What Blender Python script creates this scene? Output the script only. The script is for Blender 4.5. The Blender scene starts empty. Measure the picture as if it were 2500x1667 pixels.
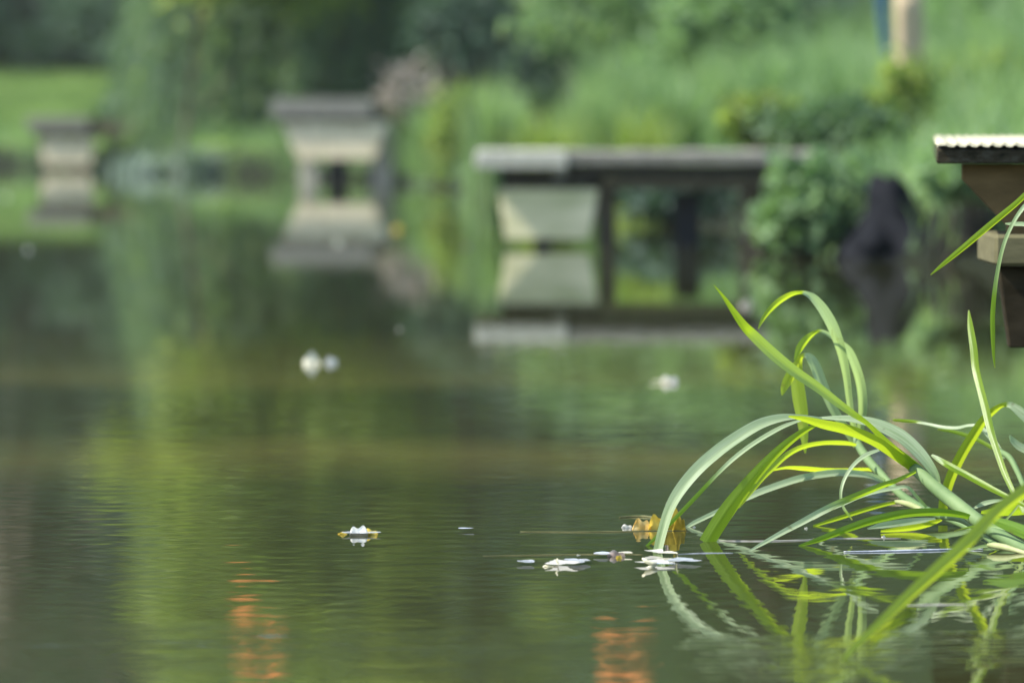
import bpy, math
import numpy as np
from mathutils import Vector

R = math.radians
rng = np.random.default_rng(7)
sc = bpy.context.scene
col = sc.collection

# ------------------------------------------------------------------ camera
K = 36.0 / 2500 / 200.0            # radians per photo pixel
CAMH = 0.4635
PITCH = math.atan((833.5 - 290) * K)
cd = bpy.data.cameras.new('camera')
cam = bpy.data.objects.new('camera', cd)
col.objects.link(cam)
cam.location = (0, 0, CAMH)
cam.rotation_euler = (math.pi / 2 - PITCH, 0, 0)
cd.sensor_width = 36
cd.lens = 200
cd.clip_start = 0.1
cd.clip_end = 2000
cd.dof.use_dof = True
cd.dof.focus_distance = 6.25
cd.dof.aperture_fstop = 7.4
sc.camera = cam

# ------------------------------------------------------------------ world, sun, exposure
SUN_EL, SUN_AZ = 48, -103            # azimuth from the view direction, negative = towards the left
w = bpy.data.worlds.new('World')
sc.world = w
w.use_nodes = True
nt = w.node_tree
bg = nt.nodes['Background']
sky = nt.nodes.new('ShaderNodeTexSky')
sky.sky_type = 'NISHITA'
sky.sun_disc = False
sky.sun_elevation = R(SUN_EL)
sky.sun_rotation = R(SUN_AZ)
sky.air_density = 1.0
nt.links.new(sky.outputs[0], bg.inputs[0])
bg.inputs[1].default_value = 0.15
sd = bpy.data.lights.new('sun', 'SUN')
sd.energy = 4.5
sd.angle = R(0.5)
sd.color = (1, 0.95, 0.86)
sun = bpy.data.objects.new('sun', sd)
col.objects.link(sun)
sv = Vector((math.sin(R(SUN_AZ)) * math.cos(R(SUN_EL)), math.cos(R(SUN_AZ)) * math.cos(R(SUN_EL)), math.sin(R(SUN_EL))))
sun.rotation_euler = (sv).to_track_quat('Z', 'Y').to_euler()
sun.location = (0, 0, 30)
sc.view_settings.view_transform = 'Standard'
sc.view_settings.look = 'None'
sc.view_settings.gamma = 1
sc.view_settings.exposure = 1.1
sc.render.engine = 'CYCLES'
sc.cycles.use_denoising = True
sc.cycles.max_bounces = 8
sc.cycles.diffuse_bounces = 3
sc.cycles.glossy_bounces = 3
sc.cycles.transmission_bounces = 3
sc.cycles.transparent_max_bounces = 4
sc.cycles.sample_clamp_indirect = 4
sc.cycles.caustics_reflective = False
sc.cycles.caustics_refractive = False

# ------------------------------------------------------------------ helpers
cp, sp = math.cos(PITCH), math.sin(PITCH)


def P(x, y, d):
    """world point at ground distance d seen at photo pixel x, y (used to measure the place)"""
    v = (833.5 - y) * K
    t = d / (cp + v * sp)
    return np.array([(x - 1250) * K * t, d, CAMH + t * (v * cp - sp)])


def DW(y):
    v = (833.5 - y) * K
    t = CAMH / (sp - v * cp)
    return t * (cp + v * sp)


def WP(x, y, z=0.0):
    """point on the water seen at pixel x, y"""
    p = P(x, y, DW(y))
    p[2] = z
    return p


def mesh(name, V, F, mat=None, parent=None, smooth=True, attrs=None, uv=None):
    me = bpy.data.meshes.new(name)
    V = np.asarray(V, dtype=np.float32).reshape(-1, 3)
    me.vertices.add(len(V))
    me.vertices.foreach_set('co', V.ravel())
    if isinstance(F, np.ndarray):
        n, k = F.shape
        me.loops.add(n * k)
        me.loops.foreach_set('vertex_index', F.astype(np.int32).ravel())
        me.polygons.add(n)
        me.polygons.foreach_set('loop_start', np.arange(0, n * k, k, dtype=np.int32))
    else:
        lens = np.array([len(f) for f in F], dtype=np.int32)
        flat = np.array([i for f in F for i in f], dtype=np.int32)
        n = len(F)
        me.loops.add(len(flat))
        me.loops.foreach_set('vertex_index', flat)
        me.polygons.add(n)
        me.polygons.foreach_set('loop_start', np.concatenate([[0], np.cumsum(lens)[:-1]]).astype(np.int32))
    me.update(calc_edges=True)
    me.polygons.foreach_set('use_smooth', np.full(n, smooth, dtype=bool))
    if attrs:
        for an, av in attrs.items():
            a = me.attributes.new(an, 'FLOAT', 'POINT')
            a.data.foreach_set('value', np.asarray(av, dtype=np.float32).ravel())
    if uv is not None:
        for an, av in zip(('su', 'sv'), (uv[0], uv[1])):
            a = me.attributes.new(an, 'FLOAT', 'POINT')
            a.data.foreach_set('value', np.asarray(av, dtype=np.float32).ravel())
    if mat:
        me.materials.append(mat)
    me.validate()
    o = bpy.data.objects.new(name, me)
    col.objects.link(o)
    if parent:
        o.parent = parent
        if parent.location.length > 0:
            o.location = -parent.location
    return o


def tag(o, label, cat, group=None, kind=None):
    if label:
        o['label'] = label
    if cat:
        o['category'] = cat
    if group:
        o['group'] = group
    if kind:
        o['kind'] = kind
    return o


def thing(name, label, cat, loc=(0, 0, 0), group=None):
    o = bpy.data.objects.new(name, None)
    col.objects.link(o)
    o.empty_display_size = 0.05
    o.location = loc
    return tag(o, label, cat, group)


class MB:
    def __init__(s):
        s.V, s.F = [], []

    def add(s, V, F):
        n = len(s.V)
        s.V += [tuple(v) for v in V]
        s.F += [[i + n for i in f] for f in F]

    def hexa(s, c8, bev=0.0):
        """8 corners: bottom 4 ccw, top 4 ccw"""
        if bev <= 0:
            s.add(c8, [(3, 2, 1, 0), (4, 5, 6, 7), (0, 1, 5, 4), (1, 2, 6, 5), (2, 3, 7, 6), (3, 0, 4, 7)])
            return
        c8 = [np.array(c, float) for c in c8]
        nb = {0: (1, 3, 4), 1: (0, 2, 5), 2: (1, 3, 6), 3: (0, 2, 7), 4: (0, 5, 7), 5: (1, 4, 6), 6: (2, 5, 7), 7: (3, 4, 6)}
        faces = [(3, 2, 1, 0), (4, 5, 6, 7), (0, 1, 5, 4), (1, 2, 6, 5), (2, 3, 7, 6), (3, 0, 4, 7)]
        V, idx = [], {}
        for fi, f in enumerate(faces):
            for k in f:
                p = c8[k].copy()
                others = [m for m in nb[k] if m in f]
                for m in others:
                    e = c8[m] - c8[k]
                    p += e / (np.linalg.norm(e) + 1e-9) * bev
                idx[(fi, k)] = len(V)
                V.append(p)
        F = [[idx[(fi, k)] for k in f] for fi, f in enumerate(faces)]
        # edges
        for a in range(8):
            for b in nb[a]:
                if b > a:
                    fs = [fi for fi, f in enumerate(faces) if a in f and b in f]
                    F.append([idx[(fs[0], a)], idx[(fs[0], b)], idx[(fs[1], b)], idx[(fs[1], a)]])
        for a in range(8):
            fs = [fi for fi, f in enumerate(faces) if a in f]
            F.append([idx[(fi, a)] for fi in fs])
        s.add(V, F)

    def box(s, x0, x1, y0, y1, z0, z1, bev=0.0):
        s.hexa([(x0, y0, z0), (x1, y0, z0), (x1, y1, z0), (x0, y1, z0), (x0, y0, z1), (x1, y0, z1), (x1, y1, z1), (x0, y1, z1)], bev)

    def tube(s, pts, rad, n=8, cap=True):
        pts = [np.array(p, float) for p in pts]
        if not hasattr(rad, '__len__'):
            rad = [rad] * len(pts)
        V, F = [], []
        ref = np.array([0.31, 0.17, 0.93])
        for i, p in enumerate(pts):
            t = pts[min(i + 1, len(pts) - 1)] - pts[max(i - 1, 0)]
            t /= np.linalg.norm(t) + 1e-9
            a = np.cross(t, ref)
            if np.linalg.norm(a) < .1:
                a = np.cross(t, np.array([1, 0, 0]))
            a /= np.linalg.norm(a)
            b = np.cross(t, a)
            for j in range(n):
                an = 2 * math.pi * j / n
                V.append(p + rad[i] * (math.cos(an) * a + math.sin(an) * b))
        for i in range(len(pts) - 1):
            for j in range(n):
                F.append((i * n + j, i * n + (j + 1) % n, (i + 1) * n + (j + 1) % n, (i + 1) * n + j))
        if cap:
            F.append(tuple(range(n))[::-1])
            F.append(tuple((len(pts) - 1) * n + j for j in range(n)))
        s.add(V, F)

    def build(s, name, mat, parent=None, smooth=False):
        return mesh(name, s.V, s.F, mat, parent, smooth)


# ------------------------------------------------------------------ materials
def newmat(name):
    m = bpy.data.materials.new(name)
    m.use_nodes = True
    m.node_tree.nodes.clear()
    return m, m.node_tree.nodes, m.node_tree.links


def N(nodes, t, **kw):
    n = nodes.new(t)
    for k, v in kw.items():
        if k.startswith('i_'):
            key = k[2:]
            n.inputs[int(key) if key.isdigit() else key.replace('_', ' ')].default_value = v
        else:
            setattr(n, k, v)
    return n


def mixc(nodes, links, fac, a, b, blend='MIX'):
    n = nodes.new('ShaderNodeMix')
    n.data_type = 'RGBA'
    n.blend_type = blend
    for sock, val in ((0, fac), (6, a), (7, b)):
        if hasattr(val, 'is_output'):
            links.new(val, n.inputs[sock])
        else:
            n.inputs[sock].default_value = val if sock == 0 else (*val, 1)
    return n.outputs[2]


def noise(nodes, links, scale, detail=4, stretch=None, rough=.5):
    tc = nodes.new('ShaderNodeNewGeometry')
    src = tc.outputs['Position']
    if stretch:
        mp = nodes.new('ShaderNodeMapping')
        mp.inputs['Scale'].default_value = stretch
        links.new(src, mp.inputs[0])
        src = mp.outputs[0]
    n = nodes.new('ShaderNodeTexNoise')
    n.inputs['Scale'].default_value = scale
    n.inputs['Detail'].default_value = detail
    n.inputs['Roughness'].default_value = rough
    links.new(src, n.inputs['Vector'])
    return n.outputs['Fac']


def ramp(nodes, links, src, stops):
    r = nodes.new('ShaderNodeValToRGB')
    el = r.color_ramp.elements
    while len(el) < len(stops):
        el.new(0.5)
    for e, (p, c) in zip(el, stops):
        e.position = p
        e.color = (*c, 1) if len(c) == 3 else c
    links.new(src, r.inputs[0])
    return r.outputs[0]


def foliage_mat(name, c1, c2, c3, trans=.4, tcol=None, rough=.55, spec=.3):
    """leaf colour varies per leaf through the 'tint' attribute"""
    m, n, l = newmat(name)
    a = N(n, 'ShaderNodeAttribute', attribute_name='tint')
    c = ramp(n, l, a.outputs['Fac'], [(0, c1), (.5, c2), (1, c3)])
    pr = N(n, 'ShaderNodeBsdfPrincipled', i_Roughness=rough)
    pr.inputs['Specular IOR Level'].default_value = spec
    l.new(c, pr.inputs['Base Color'])
    tr = N(n, 'ShaderNodeBsdfTranslucent')
    tc = mixc(n, l, 1.0, c, tcol or (1.1, 1.25, .6), 'MULTIPLY')
    l.new(tc, tr.inputs[0])
    mx = N(n, 'ShaderNodeMixShader', i_0=trans)
    l.new(pr.outputs[0], mx.inputs[1])
    l.new(tr.outputs[0], mx.inputs[2])
    o = N(n, 'ShaderNodeOutputMaterial')
    l.new(mx.outputs[0], o.inputs[0])
    return m


def simple_mat(name, c1, c2, scale=8, rough=.7, stretch=None, bump=.0, spec=.3, c3=None):
    m, n, l = newmat(name)
    f = noise(n, l, scale, 6, stretch, .6)
    stops = [(.3, c1), (.7, c2)] if not c3 else [(.28, c1), (.5, c2), (.72, c3)]
    c = ramp(n, l, f, stops)
    pr = N(n, 'ShaderNodeBsdfPrincipled', i_Roughness=rough)
    pr.inputs['Specular IOR Level'].default_value = spec
    l.new(c, pr.inputs['Base Color'])
    if bump:
        b = N(n, 'ShaderNodeBump', i_Strength=.6, i_Distance=bump)
        l.new(f, b.inputs['Height'])
        l.new(b.outputs[0], pr.inputs['Normal'])
    o = N(n, 'ShaderNodeOutputMaterial')
    l.new(pr.outputs[0], o.inputs[0])
    return m


def reed_mat():
    m, n, l = newmat('reed_leaf')
    su = N(n, 'ShaderNodeAttribute', attribute_name='su').outputs['Fac']
    sv_ = N(n, 'ShaderNodeAttribute', attribute_name='sv').outputs['Fac']
    gl = N(n, 'ShaderNodeAttribute', attribute_name='glauc').outputs['Fac']
    ye = N(n, 'ShaderNodeAttribute', attribute_name='yellow').outputs['Fac']
    # parallel veins: noise stretched along the blade
    cx = N(n, 'ShaderNodeCombineXYZ')
    l.new(su, cx.inputs[0])
    l.new(sv_, cx.inputs[1])
    mp = N(n, 'ShaderNodeMapping')
    mp.inputs['Scale'].default_value = (11, 3.5, 1)
    l.new(cx.outputs[0], mp.inputs[0])
    nz = N(n, 'ShaderNodeTexNoise', i_Scale=1.0, i_Detail=3.0)
    l.new(mp.outputs[0], nz.inputs['Vector'])
    veins = nz.outputs['Fac']
    green = ramp(n, l, veins, [(.3, (.06, .15, .012)), (.7, (.20, .34, .04))])
    yel = ramp(n, l, veins, [(.3, (.13, .24, .010)), (.7, (.32, .42, .04))])
    glc = ramp(n, l, veins, [(.3, (.27, .39, .19)), (.72, (.60, .70, .47))])
    c = mixc(n, l, ye, green, yel)
    c = mixc(n, l, gl, c, glc)
    # small brown flecks
    sp_ = noise(n, l, 70, 2)
    fl = ramp(n, l, sp_, [(.66, (0, 0, 0)), (.74, (.8, .8, .8))])
    c = mixc(n, l, fl, c, (.12, .09, .03))
    dry = N(n, 'ShaderNodeAttribute', attribute_name='dry').outputs['Fac']
    c = mixc(n, l, dry, c, (.30, .20, .09))
    pr = N(n, 'ShaderNodeBsdfPrincipled', i_Roughness=.36)
    pr.inputs['Specular IOR Level'].default_value = .45
    l.new(c, pr.inputs['Base Color'])
    b = N(n, 'ShaderNodeBump', i_Strength=.35, i_Distance=.0006)
    l.new(veins, b.inputs['Height'])
    l.new(b.outputs[0], pr.inputs['Normal'])
    tr = N(n, 'ShaderNodeBsdfTranslucent')
    tcol = mixc(n, l, ye, (.30, .50, .02), (.62, .76, .03))
    tcol = mixc(n, l, gl, tcol, (.40, .55, .20))
    l.new(tcol, tr.inputs[0])
    mx = N(n, 'ShaderNodeMixShader', i_0=.55)
    l.new(pr.outputs[0], mx.inputs[1])
    l.new(tr.outputs[0], mx.inputs[2])
    o = N(n, 'ShaderNodeOutputMaterial')
    l.new(mx.outputs[0], o.inputs[0])
    return m


REED = reed_mat()
STEM = simple_mat('reed_stem', (.06, .12, .035), (.14, .21, .08), 16, .7, (1, 1, .4), .0004, .4)
SHEATH = simple_mat('reed_sheath', (.18, .22, .08), (.32, .34, .16), 40, .45)

# ------------------------------------------------------------------ shoreline and ground
shore_px = [(2100, 632), (1900, 598), (1760, 545), (1500, 517), (1300, 487), (1150, 468), (1000, 452), (930, 441), (700, 431),
            (450, 424), (240, 416), (0, 406), (-300, 399)]
shore = [(3.2, -60), (2.9, 0), (2.6, 6), (2.3, 10), (2.0, 14), (1.65, 17.3)]
for x, y in shore_px:
    p = WP(x, y)
    shore.append((p[0], p[1]))
shore += [(-12, 62), (-20, 64), (-40, 60), (-70, 40), (-80, 0), (-80, -60)]
shore = np.array(shore)


def sdist(x, y):
    """distance inland of the shoreline (negative over water)"""
    x = np.asarray(x, float)
    y = np.asarray(y, float)
    A = shore
    B = np.roll(shore, -1, axis=0)
    dmin = np.full(x.shape, 1e9)
    inside = np.zeros(x.shape, bool)
    for i, (a, b) in enumerate(zip(A, B)):
        e = b - a
        if i != len(A) - 1:
            t = np.clip(((x - a[0]) * e[0] + (y - a[1]) * e[1]) / (e @ e), 0, 1)
            dmin = np.minimum(dmin, np.hypot(x - a[0] - t * e[0], y - a[1] - t * e[1]))
        c = (a[1] > y) != (b[1] > y)
        xi = (b[0] - a[0]) * (y - a[1]) / (b[1] - a[1] + 1e-12) + a[0]
        inside ^= c & (x < xi)
    return np.where(inside, -dmin, dmin)


def wob(x, y, s, seed=0):
    return (np.sin(x * s + seed) * np.cos(y * s * .8 + 1.3 * seed) + .5 * np.sin(x * s * 2.3 + y * s * 1.7 + seed * 2)) / 1.5


def hfun(x, y):
    s = sdist(x, y) + .08 * wob(x, y, 3.1, 1)
    up = np.clip(s / .35, 0, 1)
    up = up * up * (3 - 2 * up)
    z = np.where(s < 0, np.maximum(-.8, s * .7 - .05), -.05 + .30 * up + np.minimum((.012 + .056 / (1 + np.exp((x + 1.2) * 2))) * np.maximum(s - .3, 0), 2.0))
    right = 1 / (1 + np.exp(-(x + .9) * 2.0)) * (y < 70)
    z = z + right * .2 * np.clip((s - .6) / 4, 0, 1)
    return z + .025 * wob(x, y, 1.9, 3) * (s > 0)


xs = np.unique(np.concatenate([np.linspace(-100, -9, 60), np.arange(-9, 4.5, .12), np.linspace(4.5, 90, 50)]))
ys = np.unique(np.concatenate([np.linspace(-60, 5, 30), np.arange(5, 16, .4), np.arange(16, 62, .16), np.linspace(62, 240, 90)]))
X, Y = np.meshgrid(xs, ys)
Z = hfun(X.ravel(), Y.ravel()).reshape(X.shape)
nx, ny = len(xs), len(ys)
ii = np.arange(nx * ny).reshape(ny, nx)
F = np.stack([ii[:-1, :-1], ii[:-1, 1:], ii[1:, 1:], ii[1:, :-1]], -1).reshape(-1, 4)


def ground_mat():
    m, n, l = newmat('bank_ground')
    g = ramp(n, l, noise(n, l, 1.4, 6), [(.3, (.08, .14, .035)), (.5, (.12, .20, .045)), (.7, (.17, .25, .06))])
    soil = ramp(n, l, noise(n, l, 9, 5), [(.35, (.004, .006, .004)), (.7, (.018, .022, .012))])  # bare soil, painted near black for the shade along the bank edge
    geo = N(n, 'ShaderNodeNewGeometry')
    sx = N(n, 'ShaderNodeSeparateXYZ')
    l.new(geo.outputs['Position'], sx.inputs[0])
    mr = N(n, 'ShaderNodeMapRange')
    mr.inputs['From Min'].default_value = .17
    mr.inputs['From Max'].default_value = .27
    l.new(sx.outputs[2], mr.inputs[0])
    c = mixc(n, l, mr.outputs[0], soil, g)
    pr = N(n, 'ShaderNodeBsdfPrincipled', i_Roughness=.9)
    pr.inputs['Specular IOR Level'].default_value = .08
    l.new(c, pr.inputs['Base Color'])
    b = N(n, 'ShaderNodeBump', i_Strength=1.0, i_Distance=.03)
    l.new(noise(n, l, 22, 4), b.inputs['Height'])
    l.new(b.outputs[0], pr.inputs['Normal'])
    o = N(n, 'ShaderNodeOutputMaterial')
    l.new(pr.outputs[0], o.inputs[0])
    return m


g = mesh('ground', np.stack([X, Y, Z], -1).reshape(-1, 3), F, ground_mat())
tag(g, 'grassy pond bank with bare soil at its edge, darkened for shade', 'ground', None, 'structure')


# ------------------------------------------------------------------ water
def water_mat():
    m, n, l = newmat('pond_water')
    geo = N(n, 'ShaderNodeNewGeometry')
    murk = ramp(n, l, noise(n, l, .35, 3), [(.3, (.026, .029, .011)), (.7, (.038, .041, .015))])
    # thin pollen film gathered in two loose drifts across the pond
    sx = N(n, 'ShaderNodeSeparateXYZ')
    l.new(geo.outputs['Position'], sx.inputs[0])
    wn = noise(n, l, .9, 4, (.8, .4, 1), .6)
    ma = N(n, 'ShaderNodeMath', operation='MULTIPLY_ADD', i_1=1.9)
    l.new(wn, ma.inputs[0])
    l.new(sx.outputs[1], ma.inputs[2])
    mr = N(n, 'ShaderNodeMapRange')
    mr.inputs['From Min'].default_value = 6.7
    mr.inputs['From Max'].default_value = 14.7
    l.new(ma.outputs[0], mr.inputs[0])
    film = ramp(n, l, mr.outputs[0], [(.17, (0, 0, 0)), (.25, (1, 1, 1)), (.32, (.1, .1, .1)), (.48, (0, 0, 0)), (.56, (.8, .8, .8)), (.64, (.5, .5, .5)), (.82, (0, 0, 0))])
    f2 = noise(n, l, 1.0, 2, (.35, .2, 1))
    film = mixc(n, l, 1.0, film, ramp(n, l, f2, [(.3, (.3, .3, .3)), (.6, (1, 1, 1))]), 'MULTIPLY')
    pr = N(n, 'ShaderNodeBsdfPrincipled', i_Roughness=.008, i_IOR=1.333)
    l.new(murk, pr.inputs['Base Color'])
    b = N(n, 'ShaderNodeBump', i_Strength=1.0, i_Distance=.00024)
    l.new(noise(n, l, 9.0, 3, (1, .75, 1)), b.inputs['Height'])
    l.new(b.outputs[0], pr.inputs['Normal'])
    df = N(n, 'ShaderNodeBsdfDiffuse', i_Color=(.13, .12, .035, 1))
    mx = N(n, 'ShaderNodeMixShader')
    mm = N(n, 'ShaderNodeMath', operation='MULTIPLY', i_1=.22)
    l.new(film, mm.inputs[0])
    l.new(mm.outputs[0], mx.inputs[0])
    l.new(pr.outputs[0], mx.inputs[1])
    l.new(df.outputs[0], mx.inputs[2])
    o = N(n, 'ShaderNodeOutputMaterial')
    l.new(mx.outputs[0], o.inputs[0])
    return m


WX0, WX1, WY0, WY1 = -1.5, 1.5, 3.4, 12.4
wx = np.linspace(WX0, WX1, 270)
wy = np.concatenate([np.arange(WY0, 4.3, .02), np.arange(4.3, 4.7, .0055), np.arange(4.7, 5.45, .004), np.arange(5.45, 7.6, .0055), np.arange(7.6, WY1, .014), [WY1]])
X, Y = np.meshgrid(wx, wy)
H = np.zeros_like(X)
SL = np.zeros_like(X)
wr = np.random.default_rng(11)
nw = 48
S2 = np.zeros_like(X)
for i in range(nw):
    lam = .026 * (4.0 ** wr.random())
    th = wr.normal(math.pi / 2, .7)
    k = 2 * math.pi / lam
    kx, ky = k * math.cos(th), k * math.sin(th)
    slope = (1.0 if lam > .04 else .7) / math.sqrt(nw / 2)
    # each train comes and goes over the surface
    env = .5 + .5 * np.sin(X * wr.uniform(2, 7) + Y * wr.uniform(1, 4) + wr.uniform(0, 6.3))
    H += slope / k * 1.3 * env * np.sin(kx * X + ky * Y + wr.uniform(0, 6.3) + .8 * np.sin(X * 6 + i))
# sparse sharper wavelets, a breath of wind on the near water
for i in range(14):
    lam = wr.uniform(.028, .055)
    th = wr.normal(math.pi / 2, .32)
    k = 2 * math.pi / lam
    ph = k * (math.cos(th) * X + math.sin(th) * Y) + wr.uniform(0, 6.3) + 1.2 * np.sin(X * wr.uniform(8, 22) + i) + .8 * np.sin(X * wr.uniform(20, 34) + 2 * i)
    env = np.clip(np.sin(X * wr.uniform(5, 16) + wr.uniform(0, 6.3)) * np.sin(Y * wr.uniform(22, 45) + X * wr.normal(0, 5) + wr.uniform(0, 6.3)) - .3, 0, 1) / .7
    S2 += env * (np.exp(3.0 * (np.sin(ph) - 1)) - .24) / k
dd = np.array([3.4, 4.5, 4.75, 4.95, 5.2, 5.4, 6.0, 7.0, 8.5, 10.5, 12.0])
aa = np.array([.002, .002, .0019, .0019, .0024, .0034, .0050, .005, .0045, .004, .0])
jit = Y + .06 * np.sin(X * 3.0) + .03 * np.sin(X * 9.0)
amp = np.interp(jit, dd, aa)
amp2 = np.interp(jit, [4.6, 4.78, 4.88, 5.08, 5.2, 5.3], [.0, .022, .040, .034, .006, 0])
edge = np.clip(np.minimum.reduce([X - WX0, WX1 - X, Y - WY0, WY1 - Y]) / .25, 0, 1)
H = (H * amp + S2 * amp2) * edge
nx, ny = len(wx), len(wy)
ii = np.arange(nx * ny).reshape(ny, nx)
F = np.stack([ii[:-1, :-1], ii[:-1, 1:], ii[1:, 1:], ii[1:, :-1]], -1).reshape(-1, 4)
V = np.stack([X, Y, H], -1).reshape(-1, 3)
ox = [-100, WX0, WX1, 60]
oy = [-60, WY0, WY1, 90]
V2, F2 = [], []
base = len(V)
for j in range(4):
    for i in range(4):
        V2.append((ox[i], oy[j], 0))
for j in range(3):
    for i in range(3):
        if i == 1 and j == 1:
            continue
        a = base + j * 4 + i
        F2.append((a, a + 1, a + 5, a + 4))
wo = mesh('water', np.concatenate([V, np.array(V2)]), np.concatenate([F, np.array(F2)]), water_mat())
tag(wo, 'still dark green pond water with fine ripples', 'water', None, 'structure')
_Hs = H


def wz(x, y):
    i = int(np.clip(np.searchsorted(wx, x), 0, nx - 1))
    j = int(np.clip(np.searchsorted(wy, y), 0, ny - 1))
    if WX0 < x < WX1 and WY0 < y < WY1:
        return float(_Hs[j, i])
    return 0.0


# ------------------------------------------------------------------ vegetation generators
def rot_frames(n, r, up=0.0):
    d = r.normal(size=(n, 3))
    d[:, 2] += up
    d /= np.linalg.norm(d, axis=1)[:, None]
    a = np.cross(d, r.normal(size=(n, 3)))
    a /= np.linalg.norm(a, axis=1)[:, None]
    return d, a


def leaves(C, size, aspect, r, tint, dirs=None, droop=0.0):
    """one pointed, slightly folded leaf per centre: 5 vertices, 2 quads"""
    n = len(C)
    if dirs is None:
        d = r.normal(size=(n, 3))
        d[:, 2] -= droop
    else:
        d = dirs + .35 * r.normal(size=(n, 3))
    d /= np.linalg.norm(d, axis=1)[:, None]
    a = np.cross(d, r.normal(size=(n, 3)))
    a /= np.linalg.norm(a, axis=1)[:, None]
    nn = np.cross(d, a)
    L = (size * r.uniform(.65, 1.3, n))[:, None]
    W = L * aspect
    base_ = C - d * L * .5
    tip = C + d * L * .5
    l1 = C + a * W * .5 - nn * W * .12
    l2 = C - a * W * .5 - nn * W * .12
    V = np.stack([base_, l1, tip, l2], 1).reshape(-1, 3)
    i = np.arange(n)[:, None] * 4
    F = i + np.array([[0, 1, 2, 3]])
    return V, F, np.repeat(tint, 4)


def grass_mesh(roots, h, lean, width, r, tint, seg=4, head=None):
    n = len(roots)
    az = r.uniform(0, 2 * math.pi, n)
    ld = np.stack([np.cos(az), np.sin(az), np.zeros(n)], 1)
    fa = r.uniform(0, 2 * math.pi, n)
    wd = np.stack([np.cos(fa), np.sin(fa), np.zeros(n)], 1)
    Vs = []
    for k in range(seg + 1):
        t = k / seg
        c = roots + ld * (lean * h * t ** 2.2)[:, None]
        c[:, 2] += h * (t - .45 * lean * t ** 3)
        ww = (width * (1 - t ** 1.5) * .5 + .0004)[:, None]
        Vs += [c - wd * ww, c + wd * ww]
    V = np.stack(Vs, 1)
    m = V.shape[1]
    i = np.arange(n)[:, None, None] * m
    f = np.array([[2 * k, 2 * k + 1, 2 * k + 3, 2 * k + 2] for k in range(seg)])[None]
    F = (i + f).reshape(-1, 4)
    return V.reshape(-1, 3), F, np.repeat(tint, m)


def scatter(n, x0, x1, y0, y1, smin, smax, r):
    out = []
    tot = 0
    while tot < n:
        x = r.uniform(x0, x1, n * 3)
        y = r.uniform(y0, y1, n * 3)
        s = sdist(x, y)
        k = (s > smin) & (s < smax)
        out.append(np.stack([x[k], y[k]], 1))
        tot += k.sum()
        if k.sum() == 0:
            break
    q = np.concatenate(out)[:n]
    z = hfun(q[:, 0], q[:, 1])
    return np.column_stack([q, z - .02])


def px_of(x, y):
    return 1250 + x / (K * y)


BARK = simple_mat('bark', (.05, .04, .03), (.13, .11, .085), 14, .9, (1, 1, .25), .01)
DARKF = foliage_mat('dark_foliage', (.042, .075, .055), (.062, .11, .078), (.095, .16, .10), .36)
MIDF = foliage_mat('mid_foliage', (.05, .10, .05), (.09, .16, .08), (.15, .24, .10), .4)
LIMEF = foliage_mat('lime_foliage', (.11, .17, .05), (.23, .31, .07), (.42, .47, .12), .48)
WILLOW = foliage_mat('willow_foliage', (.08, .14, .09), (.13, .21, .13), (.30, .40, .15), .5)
GRASSM = foliage_mat('bank_grass', (.12, .20, .10), (.21, .32, .15), (.36, .47, .19), .46)
LAWNF = foliage_mat('lawn_blade', (.08, .14, .05), (.14, .22, .07), (.22, .30, .10), .4)
PALEF = foliage_mat('pale_foliage', (.14, .2, .17), (.22, .29, .25), (.3, .38, .33), .3)
BRAMF = foliage_mat('bramble_leaf', (.09, .17, .08), (.19, .30, .14), (.35, .48, .25), .46)
DEADF = foliage_mat('dead_foliage', (.20, .19, .16), (.32, .29, .25), (.42, .38, .32), .25, (1.1, 1.0, .8))


def tree(name, label, x, y, h, rad, zc, nclump, nleaf, size, mat, seed, group='trees beyond the pond bank', cat='tree', aspect=.5, flat=1.0, low=.5, xo=0.0, rtk=1.0):
    r = np.random.default_rng(seed)
    z0 = float(hfun(np.array([x]), np.array([y]))[0])
    t = thing(name, label, cat, (x, y, z0), group)
    mb = MB()
    lean = r.normal(0, .05, 2)
    top = np.array([x + xo * .8 + lean[0] * h, y + lean[1] * h, z0 + h * .9])
    rt = (h * .018 + .04) * rtk
    pts = [np.array([x, y, z0 - .15]) * (1 - s) + top * s + np.array([math.sin(s * 5 + seed) * .02 * h, 0, 0]) * s for s in np.linspace(0, 1, 8)]
    pts[0][2] = z0 - .15
    mb.tube(pts, [rt * 1.3] + [rt * (1 - .85 * s) for s in np.linspace(.1, 1, 7)], 9)
    C = []
    for i in range(nclump):
        u = r.normal(size=3)
        u /= np.linalg.norm(u)
        rr = r.uniform(.35, 1.0) ** .6
        c = np.array([x + xo + u[0] * rad * rr, y + u[1] * rad * rr * flat, zc + z0 + u[2] * (h - zc) * rr])
        if c[2] < z0 + low:
            c[2] = z0 + low + r.uniform(0, .4)
        cr = rad * r.uniform(.16, .34)
        m = int(nleaf / nclump * r.uniform(.5, 1.5))
        q = r.normal(size=(m, 3)) * np.array([1, 1, .7]) * cr * .62 + c
        q[:, 2] = np.maximum(q[:, 2], z0 + .05)
        tn = np.clip(r.normal(.45, .2, m) + r.normal(0, .16), 0, 1)
        C.append((q, tn))
        if i % 3 == 0:
            s0 = r.uniform(.15, .7)
            b0 = np.array([x, y, z0 - .15]) * (1 - s0) + top * s0
            mid = (b0 + c) / 2 + np.array([0, 0, .08 * h * r.random()])
            mb.tube([b0, mid, c], [rt * .45, rt * .28, rt * .08], 5)
    mb.build('trunk', BARK, t, True)
    Q = np.concatenate([c[0] for c in C])
    T = np.concatenate([c[1] for c in C])
    V, F, tt = leaves(Q, size, aspect, r, T)
    mesh('crown', V, F, mat, t, False, {'tint': tt})
    return t


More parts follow.
